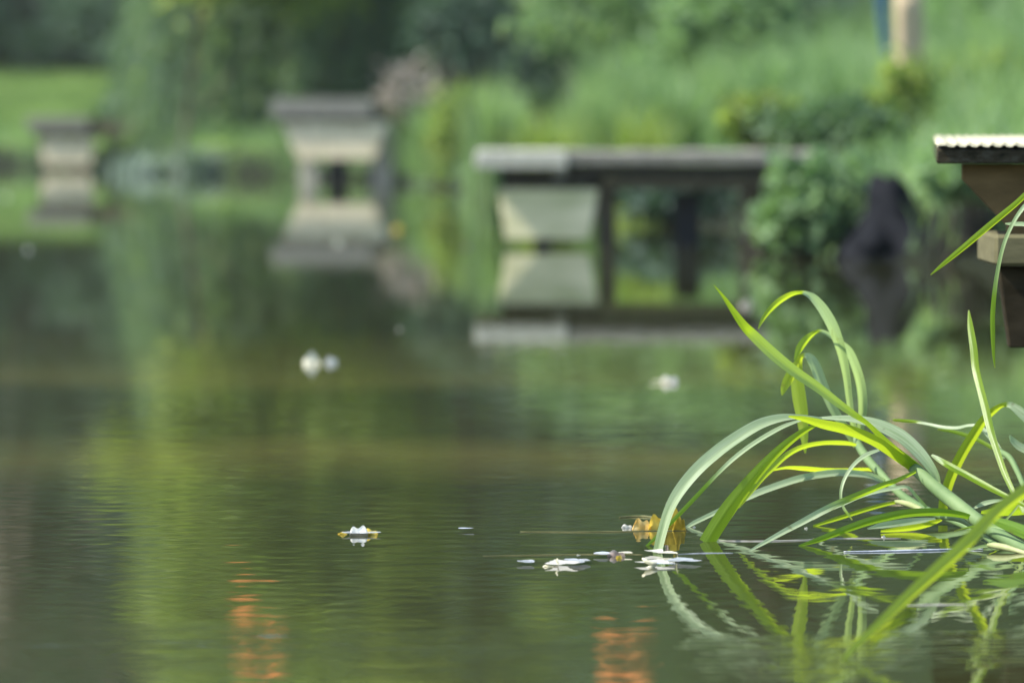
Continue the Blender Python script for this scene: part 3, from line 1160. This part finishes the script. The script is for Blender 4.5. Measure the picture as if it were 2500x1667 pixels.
# ------------------------------------------------------------------ reed blades
def catmull(A, sub=6):
    A = np.asarray(A, float)
    n = len(A)
    out = []
    for i in range(n - 1):
        p0 = A[max(i - 1, 0)]
        p1, p2 = A[i], A[i + 1]
        p3 = A[min(i + 2, n - 1)]
        for k in range(sub):
            t = k / sub
            out.append(.5 * ((2 * p1) + (-p0 + p2) * t + (2 * p0 - 5 * p1 + 4 * p2 - p3) * t * t + (-p0 + 3 * p1 - 3 * p2 + p3) * t ** 3))
    out.append(A[-1])
    return np.array(out)


def blade(parent, pts, d0, d1, yellow=.0, fold=.35, name='blade', gl=None):
    """pts: photo x, y, width px, tilt deg (+ shows the upper side, - the underside)"""
    A = np.array([p[:4] for p in pts], float)
    seg = np.concatenate([[0], np.cumsum(np.hypot(np.diff(A[:, 0]), np.diff(A[:, 1])))])
    dep = d0 + (d1 - d0) * seg / seg[-1]
    A = np.column_stack([A, dep])
    A = catmull(A, 7)
    A[:, 2] = np.maximum(A[:, 2], 1.2)
    C = np.array([P(a[0], a[1], a[4]) for a in A])
    T = np.gradient(C, axis=0)
    T /= np.linalg.norm(T, axis=1)[:, None]
    Vw = np.array([0, 0, CAMH]) - C
    Vw /= np.linalg.norm(Vw, axis=1)[:, None]
    W0 = np.cross(T, Vw)
    W0 /= np.linalg.norm(W0, axis=1)[:, None]
    N0 = np.cross(W0, T)
    sg = np.sign((N0 * Vw).sum(1))[:, None]
    N0 = N0 * sg
    s = np.clip(W0[:, 2] * 3, -1, 1)
    ph = np.radians(A[:, 3]) * s
    W = np.cos(ph)[:, None] * W0 - np.sin(ph)[:, None] * N0
    NN = np.cos(ph)[:, None] * N0 + np.sin(ph)[:, None] * W0
    hw = .84 * A[:, 2] * K * A[:, 4] * .5 / np.maximum(np.cos(ph), .4)
    fs = np.tanh(A[:, 3] / 12.0)
    U = np.linspace(-1, 1, 7)
    V, su, sv_, gla = [], [], [], []
    L = np.concatenate([[0], np.cumsum(np.linalg.norm(np.diff(C, axis=0), axis=1))])
    for u in U:
        off = -fold * (1 - abs(u) ** .9) * hw * fs
        V.append(C + W * (u * hw)[:, None] + NN * off[:, None])
    V = np.stack(V, 1)
    m, q = V.shape[:2]
    su = np.tile((U + 1) / 2, (m, 1)) + (hash(name) % 7) * 0 + pts[0][0] % 13
    svv = np.repeat(L[:, None] * 4, q, 1)
    gv = np.clip(A[:, 3] / 25.0, 0, 1)
    if gl is not None:
        gv = gv * gl
    gv = np.repeat(gv[:, None], q, 1)
    yv = np.full((m, q), yellow)
    ii = np.arange(m * q).reshape(m, q)
    F = np.stack([ii[:-1, :-1], ii[:-1, 1:], ii[1:, 1:], ii[1:, :-1]], -1).reshape(-1, 4)
    return mesh(name, V.reshape(-1, 3), F, REED, parent, True, {'glauc': gv, 'yellow': yv, 'dry': np.repeat(np.clip((5.5 - A[:, 2]) / 3.5, 0, 1)[:, None] * .8, q, 1)}, (su, svv))


def stem(parent, pts, d0, d1, mat=None, name='stem'):
    A = np.array(pts, float)
    seg = np.concatenate([[0], np.cumsum(np.hypot(np.diff(A[:, 0]), np.diff(A[:, 1])))])
    A = np.column_stack([A, d0 + (d1 - d0) * seg / seg[-1]])
    A = catmull(A, 5)
    mb = MB()
    mb.tube([P(a[0], a[1], a[3]) for a in A], [a[2] * K * a[3] * .5 for a in A], 14)
    return mb.build(name, mat or STEM, parent, True)


GR = 'reed plants leaning over the water'
# plant A: main arching reed
pA = thing('reed_plant', 'big arching reed with thick leaning stem and long pale leaf dipping in water', 'reed', tuple(WP(2480, 1340)), GR)
stem(pA, [(2226, 1140, 26), (2243, 1152, 30), (2282, 1188, 33), (2333, 1229, 36), (2396, 1277, 34), (2456, 1315, 31), (2520, 1350, 30)], 6.3, 6.12)
stem(pA, [(2296, 1178, 10), (2290, 1188, 16), (2286, 1196, 18)], 6.26, 6.26, SHEATH, 'sheath')
B = lambda *a, **k_: blade(pA, *a, **k_)
B([(1743, 696, 2, -8), (1766, 724, 9, -8), (1789, 757, 17, -10), (1815, 793, 25, -10), (1841, 820, 31, 8), (1891, 867, 33, 14), (1942, 908, 31, 14), (1993, 943, 28, 14),
   (2044, 982, 24, 12), (2083, 1010, 19, 5), (2113, 1030, 14, -5), (2140, 1055, 16, -10), (2175, 1092, 26, -18), (2210, 1122, 32, -18), (2243, 1148, 30, -18)], 6.15, 6.3, .35, .55, gl=.55)
B([(1604, 1352, 26, 14), (1616, 1300, 28, 16), (1634, 1243, 30, 20), (1660, 1196, 34, 25), (1703, 1144, 36, 28), (1754, 1099, 36, 30), (1805, 1063, 34, 34), (1856, 1034, 30, 38),
   (1907, 1019, 22, 50), (1958, 1017, 12, 56), (2009, 1023, 10, 50)], 6.07, 6.26, .15, .4)
B([(1925, 1016, 4, -20), (1962, 1022, 16, -22), (2009, 1035, 26, -25), (2060, 1046, 30, -25), (2111, 1064, 31, -25), (2150, 1084, 32, -22), (2200, 1118, 32, -15), (2243, 1150, 28, -10)], 6.2, 6.3, .75, .3)
B([(1990, 1020, 4, 50), (2035, 1020, 12, 48), (2080, 1022, 20, 45), (2125, 1030, 28, 42), (2167, 1046, 36, 38), (2205, 1068, 38, 34), (2240, 1100, 36, 28), (2265, 1130, 30, 22), (2284, 1160, 22, 15), (2292, 1188, 14, 8)], 6.3, 6.27, .1, .4)
B([(1576, 1334, 5, -12), (1601, 1312, 10, -12), (1657, 1256, 12, -14), (1703, 1208, 12, -10), (1749, 1159, 11, 12), (1792, 1118, 13, 30), (1843, 1080, 13, 38), (1907, 1043, 12, 42), (1958, 1024, 6, 45)], 6.17, 6.28, .1, .35)
B([(1724, 1326, 46, -14), (1754, 1277, 47, -14), (1785, 1232, 45, -15), (1812, 1198, 41, -16), (1843, 1160, 35, -16), (1882, 1118, 29, -18), (1920, 1083, 24, -20), (1958, 1055, 18, -22), (1990, 1038, 10, -25)], 6.23, 6.25, .42, .28)
B([(1803, 1240, 4, -20), (1831, 1203, 12, -20), (1862, 1165, 16, -20), (1884, 1143, 18, -20), (1920, 1111, 16, -22), (1958, 1091, 14, -26), (2009, 1081, 12, -30), (2060, 1081, 13, -28), (2090, 1086, 8, -20)], 6.4, 6.62, .6, .3)
B([(1825, 1347, 4, 30), (1850, 1333, 9, 32), (1882, 1315, 13, 34), (1920, 1294, 16, 34), (1958, 1274, 18, 32), (2000, 1251, 19, 25), (2040, 1231, 19, 12), (2103, 1205, 19, -12), (2150, 1186, 17, -16), (2195, 1170, 13, -18), (2236, 1150, 9, -18)], 6.09, 6.27, .25, .45)
B([(1950, 1332, 5, -14), (1995, 1318, 15, -15), (2035, 1303, 19, -16), (2069, 1290, 21, -16), (2115, 1274, 23, -16), (2158, 1263, 24, -16), (2203, 1254, 24, -18), (2248, 1250, 23, -20), (2300, 1250, 22, -22), (2350, 1257, 18, -22), (2390, 1270, 12, -20)], 6.17, 6.2, 0, .3)
B([(2118, 1290, 4, 24), (2150, 1283, 16, 26), (2190, 1277, 20, 28), (2235, 1271, 18, 32), (2285, 1266, 8, 40)], 6.33, 6.4, .2, .3)
B([(2150, 1296, 6, -20), (2190, 1292, 14, -22), (2235, 1286, 18, -24), (2275, 1276, 16, -24), (2300, 1268, 6, -20)], 6.36, 6.4, .8, .3)
B([(2274, 1110, 6, 20), (2290, 1120, 14, 16), (2320, 1138, 19, -12), (2358, 1158, 19, -14), (2409, 1186, 18, -14), (2463, 1214, 14, -14), (2510, 1238, 10, -14)], 6.3, 6.2, .5, .4)
B([(2376, 1241, 4, 35), (2398, 1230, 13, 34), (2425, 1223, 11, 36), (2450, 1221, 5, 40)], 6.3, 6.3, .1, .4)
B([(2395, 1250, 8, -12), (2430, 1248, 22, -14), (2470, 1244, 34, -16), (2530, 1236, 40, -16)], 6.35, 6.4, .45, .2)
B([(2400, 1262, 6, -14), (2440, 1275, 26, -16), (2480, 1290, 36, -16), (2540, 1315, 40, -16)], 6.12, 6.0, .05, .2)
B([(2330, 1296, 3, -10), (2372, 1286, 6, -10), (2425, 1284, 7, 10), (2480, 1300, 7, 10), (2530, 1318, 6, 10)], 6.2, 6.1, .2, .5, 'dry_blade')
B([(2392, 1318, 3, 14), (2420, 1300, 5, 12), (2462, 1262, 6, 10), (2500, 1215, 5, 10)], 6.25, 6.3, .9, .5, 'dry_blade')
stem(pA, [(2412, 1330, 9), (2425, 1331, 15), (2450, 1335, 17), (2480, 1343, 13), (2510, 1352, 10)], 6.1, 6.05, SHEATH, 'sheath')
B([(2350, 1345, 3, 10), (2372, 1340, 7, 12), (2395, 1334, 9, 12), (2415, 1331, 10, 12)], 6.1, 6.1, .5, .3)
stem(pA, [(2300, 1262, 12), (2340, 1266, 16), (2375, 1282, 18), (2400, 1303, 18), (2440, 1335, 16)], 6.32, 6.16)

# plant B: upright reed behind
pB = thing('reed_plant', 'upright reed behind the big one, with three pale leaves bent over at the top', 'reed', tuple(WP(2390, 1300)), GR)
B = lambda *a, **k_: blade(pB, *a, **k_)
stem(pB, [(2090, 1070, 16), (2099, 1092, 21), (2124, 1128, 22), (2150, 1156, 20), (2172, 1180, 18), (2195, 1203, 20), (2225, 1226, 22), (2262, 1246, 22), (2320, 1268, 18), (2390, 1300, 16)], 6.7, 6.4)
B([(1851, 803, 3, -26), (1862, 779, 11, -28), (1882, 753, 16, -32), (1905, 733, 17, -36), (1930, 719, 14, -42), (1952, 714, 10, -20), (1968, 717, 14, 36), (1988, 730, 24, 34), (2010, 756, 30, 28), (2030, 790, 32, 24),
   (2046, 830, 30, 22), (2058, 872, 26, 20), (2067, 920, 22, 20), (2073, 970, 19, 20), (2080, 1020, 17, 18), (2092, 1075, 14, 12)], 6.55, 6.72, .55, .35)
B([(1940, 880, 5, -26), (1950, 853, 20, -28), (1963, 834, 22, -30), (1980, 818, 15, -36), (1998, 808, 9, 0), (2015, 812, 12, 34), (2035, 824, 15, 28), (2053, 838, 18, 24), (2072, 856, 23, 22), (2086, 886, 26, 22),
   (2098, 922, 27, 20), (2105, 962, 27, 20), (2106, 1005, 25, 18), (2101, 1045, 22, 16), (2096, 1085, 16, 10)], 6.6, 6.75, .5, .4)
B([(1966, 1106, 4, -14), (1964, 1075, 20, -14), (1961, 1040, 30, -16), (1957, 1005, 37, -18), (1951, 968, 40, -20), (1946, 925, 36, -24), (1948, 893, 27, -30), (1955, 872, 14, -34), (1966, 867, 14, 20), (1978, 874, 26, 34), (1990, 893, 31, 30),
   (2000, 918, 31, 26), (2012, 948, 29, 24), (2030, 990, 26, 22), (2048, 1022, 25, 20), (2068, 1052, 22, 18), (2090, 1090, 16, 12)], 6.68, 6.72, 1.0, .3)
B([(1909, 965, 4, -20), (1914, 946, 21, -22), (1924, 926, 28, -24), (1936, 905, 28, -28), (1946, 886, 16, -34)], 6.64, 6.68, .95, .3)
B([(1889, 1147, 5, -20), (1920, 1141, 8, -30), (1960, 1143, 13, -30), (2009, 1147, 13, -32), (2060, 1147, 10, -32), (2112, 1145, 9, -28), (2146, 1150, 8, -20)], 6.5, 6.66, .8, .3)
B([(1675, 1288, 8, 26), (1692, 1277, 12, 28), (1716, 1265, 13, 30), (1762, 1243, 14, 32), (1825, 1213, 18, 34), (1882, 1190, 19, 36), (1958, 1166, 20, 38), (2035, 1154, 20, 38), (2086, 1155, 19, 36), (2130, 1162, 17, 30), (2172, 1180, 14, 18)], 6.45, 6.6, .1, .4)
B([(2081, 1269, 3, -12), (2070, 1254, 7, -12), (2060, 1240, 8, 12), (2053, 1216, 8, 16), (2055, 1188, 9, 20), (2067, 1158, 10, 26), (2088, 1130, 11, 32), (2116, 1109, 12, 38), (2146, 1098, 7, 40)], 6.35, 6.4, .35, .3)
B([(1985, 1284, 6, -18), (2020, 1273, 10, -20), (2052, 1263, 12, -22), (2116, 1243, 12, -22), (2160, 1231, 11, -22), (2196, 1224, 8, -20)], 6.47, 6.5, .5, .3)
B([(1985, 1268, 3, 30), (2020, 1247, 8, 32), (2060, 1229, 10, 34), (2100, 1211, 11, 36), (2140, 1199, 12, 38), (2180, 1192, 11, 34), (2215, 1189, 9, 26), (2238, 1212, 10, 16), (2262, 1238, 8, 12)], 6.42, 6.45, .1, .4)
stem(pB, [(2186, 1224, 8), (2200, 1226, 13), (2225, 1233, 15), (2262, 1250, 12)], 6.5, 6.44, SHEATH, 'sheath')

# plant C: reeds at the right edge
pC = thing('reed_plant', 'reed at the right edge with a straight upright leaf and broad yellow-green band', 'reed', tuple(WP(2560, 1330)), GR)
B = lambda *a, **k_: blade(pC, *a, **k_)
B([(2365, 757, 4, -6), (2369, 797, 17, -8), (2377, 851, 22, -8), (2382, 900, 22, -10), (2394, 951, 22, -10), (2407, 1002, 23, -12), (2419, 1053, 21, -12), (2435, 1104, 19, -12), (2453, 1155, 18, -12), (2476, 1205, 14, -12), (2500, 1250, 12, -10)], 6.5, 6.3, .55, .3)
B([(2302, 1262, 27, -20), (2304, 1226, 28, -20), (2320, 1168, 30, -20), (2348, 1109, 30, -20), (2379, 1058, 29, -22), (2404, 1022, 24, -26), (2427, 1001, 19, -32), (2447, 989, 13, -30), (2466, 988, 18, 30), (2490, 1004, 28, 30), (2515, 1030, 30, 26), (2540, 1075, 28, 20)], 6.55, 6.5, .85, .3)
B([(2180, 1025, 6, -30), (2205, 1027, 10, -34), (2235, 1029, 9, 0), (2262, 1034, 8, 34), (2300, 1042, 9, 36), (2335, 1044, 9, 38), (2365, 1038, 8, 38), (2390, 1040, 11, 34), (2410, 1058, 14, 26), (2435, 1089, 14, 20), (2452, 1118, 10, 14)], 6.6, 6.5, .7, .4)
B([(2289, 1048, 4, -24), (2333, 1055, 10, -26), (2384, 1072, 12, -26), (2425, 1094, 10, -24)], 6.65, 6.6, .45, .3)
B([(2465, 1062, 5, 26), (2474, 1076, 18, 28), (2494, 1092, 23, 30), (2525, 1102, 24, 30), (2560, 1108, 20, 30)], 6.5, 6.5, 0, .3)
stem(pC, [(2432, 1085, 8), (2442, 1101, 13), (2466, 1118, 15), (2486, 1155, 14), (2502, 1190, 14), (2540, 1260, 16), (2570, 1330, 18)], 6.5, 6.3)
stem(pC, [(2494, 1222, 6), (2504, 1250, 10), (2520, 1300, 12)], 6.4, 6.35, BROWNW, 'dry_stem')

# plant D: leaves entering from the upper right, and the out-of-focus leaf in front
pD = thing('reed_plant', 'reed reaching in from beyond the right edge, its leaf tips hanging over the platform', 'reed', tuple(WP(2700, 1360)), GR)
B = lambda *a, **k_: blade(pD, *a, **k_)
B([(2272, 671, 3, -12), (2306, 642, 12, -14), (2364, 594, 17, -16), (2421, 546, 18, -16), (2478, 499, 16, -16), (2520, 462, 15, -16), (2600, 410, 16, -16), (2660, 500, 16, -10), (2690, 800, 18, -8), (2700, 1360, 14, -6)], 6.3, 6.2, .7, .4)
B([(2429, 898, 3, -6), (2426, 868, 8, -8), (2424, 820, 13, -8), (2424, 760, 14, -8), (2432, 683, 12, 10), (2448, 606, 11, 16), (2471, 549, 11, 20), (2500, 505, 12, 24), (2540, 470, 14, 26), (2620, 450, 14, 20), (2680, 700, 16, 10), (2700, 1360, 14, 6)], 6.28, 6.2, .35, .3)
B([(2454, 546, 4, 20), (2475, 547, 11, 22), (2510, 549, 13, 24), (2600, 570, 14, 20), (2690, 900, 16, 8), (2705, 1360, 14, 6)], 6.3, 6.2, .2, .3)
pE = thing('reed_plant', 'single blurred bright green leaf crossing the lower right corner', 'reed', tuple(WP(2750, 1480)), GR)
B = lambda *a, **k_: blade(pE, *a, **k_)
B([(2044, 1625, 8, -6), (2062, 1606, 12, -8), (2099, 1566, 17, -10), (2158, 1510, 25, -12), (2218, 1453, 31, -14), (2292, 1385, 37, -14), (2367, 1316, 38, -14), (2426, 1254, 37, -14), (2505, 1195, 37, -14), (2580, 1145, 36, -14), (2680, 1150, 30, -12), (2740, 1300, 24, -8), (2750, 1480, 20, -6)], 4.86, 5.5, .85, .45)

# ------------------------------------------------------------------ floating bits
def fmat(name, c1, c2, tr=.25, rough=.4):
    m, n, l = newmat(name)
    c = ramp(n, l, noise(n, l, 90, 4), [(.35, c1), (.65, c2)])
    pr = N(n, 'ShaderNodeBsdfPrincipled', i_Roughness=rough)
    l.new(c, pr.inputs['Base Color'])
    t = N(n, 'ShaderNodeBsdfTranslucent')
    l.new(c, t.inputs[0])
    mx = N(n, 'ShaderNodeMixShader', i_0=tr)
    l.new(pr.outputs[0], mx.inputs[1])
    l.new(t.outputs[0], mx.inputs[2])
    o = N(n, 'ShaderNodeOutputMaterial')
    l.new(mx.outputs[0], o.inputs[0])
    return m


WHITE = fmat('petal_white', (.78, .75, .64), (.92, .90, .80), .45)
CREAM = fmat('petal_cream', (.84, .80, .58), (.92, .90, .72), .45)
YELLOW = fmat('leaf_yellow', (.75, .50, .04), (.92, .70, .14), .45)
OLIVE = fmat('leaf_olive', (.34, .25, .03), (.62, .46, .06), .4)
PINK = fmat('leaf_pinkish', (.34, .24, .20), (.60, .50, .44))
LILAC = fmat('petal_wet', (.38, .42, .48), (.66, .68, .72), .1, .15)
BLACKL = simple_mat('sunken_leaf', (.004, .008, .007), (.010, .018, .014), 30, .5, None, 0, .12)
STRAW = simple_mat('straw', (.11, .11, .04), (.2, .19, .08), 60, .6)


def petal(px, py, wpx, hpx, mat, parent=None, name='petal', rise=.003, cup=.4, seed=0, dy=None, rotz=0, jag=.12):
    """small curled leaf or petal lying on the water; hpx is how tall it looks"""
    r = np.random.default_rng(seed + int(px))
    d = DW(py)
    c = WP(px, py)
    zw = wz(c[0], c[1])
    rx = wpx * K * d / 2
    ry = dy if dy else rx * .7
    hz = max(hpx * K * d - ry * 2 * .07, .0015)
    nr, na = 6, 22
    ph = r.uniform(0, 6.3, 3)
    V, F = [(c[0], c[1], zw + rise)], []
    for i in range(1, nr + 1):
        rr = i / nr
        for j in range(na):
            a = 2 * math.pi * j / na
            k_ = 1 + jag * (math.sin(3 * a + ph[0]) + .6 * math.sin(7 * a + ph[1])) * rr
            x, y = rx * rr * k_ * math.cos(a), ry * rr * k_ * math.sin(a)
            z = rise + hz * (cup * rr ** 2 * (.55 + .45 * math.sin(2 * a + ph[2])) + (1 - cup) * .35 * (math.sin(a * 2 + 1 + ph[1]) * .5 + .5) * rr)
            V.append((c[0] + x * math.cos(rotz) - y * math.sin(rotz), c[1] + x * math.sin(rotz) + y * math.cos(rotz), zw + z))
    for j in range(na):
        F.append((0, 1 + j, 1 + (j + 1) % na))
    for i in range(nr - 1):
        for j in range(na):
            a, b = 1 + i * na + j, 1 + i * na + (j + 1) % na
            F.append((a, a + na, b + na, b))
    return mesh(name, V, F, mat, parent, True)


def upright(px, py, wpx, hpx, mat, parent, name='petal', seed=0, lean=.2, thick=.3):
    """curled-up petal or leaf standing on the water"""
    r = np.random.default_rng(seed + int(px * 3))
    d = DW(py)
    c = WP(px, py)
    zw = wz(c[0], c[1])
    w_ = wpx * K * d / 2
    h_ = hpx * K * d
    nu, nv = 12, 8
    ph = r.uniform(0, 6.3, 3)
    V, F = [], []
    for j in range(nv + 1):
        v = j / nv
        for i in range(nu + 1):
            u = i / nu * 2 - 1
            env = math.sqrt(max(0, 1 - (abs(u)) ** 2.2))
            x = w_ * u * (1 + .08 * math.sin(v * 5 + ph[0]))
            z = h_ * v * (env * (.82 + .18 * math.sin(u * 5 + ph[1]))) - .001
            y = w_ * thick * (math.cos(u * 1.5) + .3 * math.sin(v * 4 + u * 3 + ph[2])) + lean * h_ * v
            V.append((c[0] + x, c[1] - y + w_ * thick, zw + z))
    for j in range(nv):
        for i in range(nu):
            a = j * (nu + 1) + i
            F.append((a, a + 1, a + nu + 2, a + nu + 1))
    return mesh(name, V, F, mat, parent, True)


def straw(pts, rad, label, mat=STRAW, name='straw', cat='straw', group='thin stems floating on the pond', parent=None):
    mb = MB()
    P3 = []
    A = catmull(np.array(pts, float), 6)
    for a in A:
        p = WP(a[0], a[1])
        p[2] = wz(p[0], p[1]) + rad * .5
        P3.append(p)
    k_ = len(P3)
    mb.tube(P3, [rad * (.35 + .65 * math.sin(math.pi * (i + .3) / k_) ** 1.3 * (.8 + .2 * math.sin(i * 1.9))) for i in range(k_)], 6)
    o = mb.build(name, mat, parent, True)
    if label:
        tag(o, label, cat, group)
    return o


GP = 'petals and leaves floating on the pond'
# blurred cream flower at centre left
f = thing('floating_blossom', 'bright cream blossom with two lobes, out of focus left of centre', 'petal', tuple(WP(785, 892)), GP)
upright(760, 889, 42, 34, CREAM, f, 'petal', 1, .1, .5)
petal(764, 892, 36, 8, CREAM, f, 'petal', seed=2)
upright(808, 887, 32, 20, WHITE, f, 'petal', 3, .1, .5)
f = thing('floating_blossom', 'small white blossom with pale tips, out of focus above the reed tips', 'petal', tuple(WP(1630, 935)), GP)
upright(1634, 935, 42, 22, WHITE, f, 'petal', 4, .2, .5)
petal(1612, 935, 56, 7, CREAM, f, 'petal', seed=5)
f = upright(1822, 748, 28, 22, fmat('petal_beige', (.5, .45, .36), (.62, .56, .46)), None, 'floating_petal', 6, .2, .5)
tag(f, 'round beige petal blurred to a disc beside the tallest reed tip', 'petal', GP)
f = thing('floating_blossom', 'white and yellow blossom lying on the water below the centre', 'petal', tuple(WP(878, 1305)), GP)
upright(876, 1306, 44, 30, WHITE, f, 'petal', 7, .2, .5)
upright(903, 1304, 40, 18, YELLOW, f, 'petal', 8, .2, .5)
upright(836, 1304, 26, 10, YELLOW, f, 'petal', 9, .2, .5)
petal(880, 1306, 96, 8, LILAC, f, 'petal', seed=10)
tag(petal(1140, 1296, 40, 4, LILAC, None, 'floating_petal', seed=11, dy=.006), 'tiny white sliver floating right of the white and yellow blossom', 'petal', GP)
# yellow leaf cluster
f = thing('floating_leaf', 'crumpled yellow and brown leaf standing behind the long dipping reed leaf', 'leaf', tuple(WP(1620, 1295)), GP)
upright(1640, 1294, 62, 62, OLIVE, f, 'lobe', 12, .25, .35)
upright(1608, 1292, 50, 46, YELLOW, f, 'lobe', 13, .3, .35)
upright(1566, 1292, 46, 34, fmat('leaf_amber', (.85, .52, .12), (.95, .72, .30), .45), f, 'lobe', 14, .2, .4)
upright(1530, 1288, 28, 12, WHITE, f, 'lobe', 15, .2, .5)
upright(1658, 1295, 34, 50, OLIVE, f, 'lobe', 16, .3, .3)
upright(1630, 1285, 26, 66, PINK, f, 'lobe', 17, .2, .3)
straw([(1512, 1264), (1540, 1262), (1580, 1262), (1605, 1266)], .0014, None, parent=f, name='stalk')
# row of debris at the focus plane
f = petal(1285, 1377, 44, 8, LILAC, None, 'floating_petal', seed=18, dy=.018)
tag(f, 'small bluish white petal, leftmost of the row before the reeds', 'petal', GP)
f = thing('floating_petal', 'ragged white petal with a pale curled stalk, second in the row', 'petal', tuple(WP(1378, 1381)), GP)
petal(1372, 1380, 74, 14, WHITE, f, 'blade', seed=19, dy=.03, jag=.25)
petal(1410, 1376, 56, 12, LILAC, f, 'blade', seed=20, dy=.03, jag=.25)


def twig(pts, rad, mat, parent, name='stalk'):
    mb = MB()
    mb.tube([P(x, y, dq) for x, y, dq in pts], rad, 6)
    return mb.build(name, mat, parent, True)


dq = DW(1383)
twig([(1322, 1388, dq), (1330, 1381, dq), (1345, 1383, dq), (1362, 1384, dq), (1364, 1376, dq), (1357, 1367, dq), (1362, 1364, dq)], .0011, CREAM, f)
f = thing('floating_leaf', 'pinkish brown curled leaf with white edge, third in the row', 'leaf', tuple(WP(1500, 1356)), GP)
upright(1504, 1358, 44, 20, PINK, f, 'blade', 21, .3, .4)
petal(1470, 1358, 40, 10, LILAC, f, 'blade', seed=22, dy=.02)
petal(1526, 1356, 40, 6, CREAM, f, 'blade', seed=23, dy=.012)
upright(1511, 1362, 16, 12, YELLOW, f, 'blade', 24, .1, .4)
f = thing('floating_petal', 'cream curved petal wrapped round the foot of the dipping reed leaf', 'petal', tuple(WP(1610, 1355)), GP)
petal(1598, 1352, 46, 12, WHITE, f, 'blade', seed=25, dy=.02)
petal(1630, 1356, 50, 9, CREAM, f, 'blade', seed=26, dy=.015)
f = thing('floating_petal', 'white frothy petal with a forked cream stalk in front of the reed foot', 'petal', tuple(WP(1630, 1378)), GP)
petal(1600, 1378, 84, 10, WHITE, f, 'blade', seed=27, dy=.02, jag=.25)
petal(1665, 1374, 84, 12, LILAC, f, 'blade', seed=28, dy=.025, jag=.2)
petal(1620, 1383, 66, 6, LILAC, f, 'blade', seed=29, dy=.008, jag=.3)
dq = DW(1384)
twig([(1568, 1362, dq), (1578, 1370, dq), (1592, 1376, dq), (1605, 1375, dq)], [.001, .0022, .0026, .001], CREAM, f)
twig([(1569, 1397, dq), (1578, 1389, dq), (1590, 1383, dq), (1605, 1377, dq)], [.0008, .002, .0022, .001], CREAM, f)
straw([(1652, 1350), (1655, 1365), (1652, 1385), (1655, 1400)], .0009, None, parent=f, name='stalk')
for i, (x, y, w_, h_, lb) in enumerate([(1412, 1355, 12, 5, 'tiny white speck left of the pinkish curled leaf'),
                                        (1695, 1287, 10, 6, 'tiny white speck by the kinked tip of the long pale leaf'),
                                        (1968, 1290, 8, 7, 'tiny bubble-like white fleck under the lowest green leaves'),
                                        (2157, 1312, 11, 9, 'small pale bud floating below the broad lying leaf'),
                                        (2065, 1224, 8, 8, 'tiny pale fleck beside the thin curling leaf')]):
    tag(upright(x, y, w_, h_, WHITE, None, 'floating_fleck', 30 + i, .1, .5), lb, 'petal fleck', 'white flecks on the pond')
for i, (x, y, w_, mt, lb) in enumerate([(970, 561, 20, YELLOW, 'amber leaf blurred to a disc right of the tall platform reflection'),
                                        (825, 594, 16, CREAM, 'pale yellow leaf blurred to a faint disc in the tall platform reflection'),
                                        (68, 611, 12, WHITE, 'faint pale fleck at the left edge of the pond'),
                                        (14, 482, 10, WHITE, 'faint pale fleck at the far left near the bank'),
                                        (975, 805, 8, WHITE, 'faint grey fleck above centre of the pond'),
                                        (1650, 1040, 4, WHITE, 'very faint fleck left of the long arching leaf'),
                                        (1140, 604, 14, GREYW, 'dull green-grey fleck left of the middle platform panel')]):
    tag(upright(x, y, w_, w_ * .8, mt, None, 'floating_fleck', 40 + i, .1, .5), lb, 'petal fleck', 'white flecks on the pond')
straw([(1270, 1298), (1400, 1299), (1500, 1298), (1600, 1296), (1680, 1295)], .0008, 'long straw-coloured stem floating behind the yellow leaf')
straw([(1180, 1357), (1300, 1355), (1480, 1353), (1570, 1354)], .0006, 'thin tan stem floating behind the row of petals')
straw([(1655, 1353), (1690, 1351), (1730, 1350), (1790, 1350)], .0005, 'short whitish meniscus line, added as a tube right of the dipping leaf foot', LILAC)  # the white lines are meniscus glints on the water, built as tubes
straw([(1756, 1320), (1850, 1321), (1960, 1319), (2040, 1315), (2200, 1314)], .0008, 'pale meniscus line, added as a tube between the broad green leaf and the long pale leaf', fmat('pale_meniscus', (.45, .42, .36), (.66, .64, .60)))
straw([(2060, 1348), (2130, 1347), (2230, 1345), (2340, 1342), (2400, 1342)], .0015, 'thick shining white meniscus line, added as a tube before the leaning reed stem', LILAC)
straw([(2215, 1478), (2280, 1476), (2360, 1475)], .0006, 'short bright white meniscus line, added as a tube under the blurred green leaf', WHITE)
# ------------------------------------------------------------------ haze
mb = MB()
mb.box(-98, 58, -50, 125, -1.9, 27)
m, n, l = newmat('haze')
pv = N(n, 'ShaderNodeVolumePrincipled', i_Density=.0004)
pv.inputs['Color'].default_value = (.84, .95, .90, 1)
pv.inputs['Anisotropy'].default_value = .2
o = N(n, 'ShaderNodeOutputMaterial')
l.new(pv.outputs[0], o.inputs[1])
tag(mb.build('haze', m), 'thin pale haze over the pond', 'haze', None, 'stuff')
sc.cycles.volume_bounces = 0
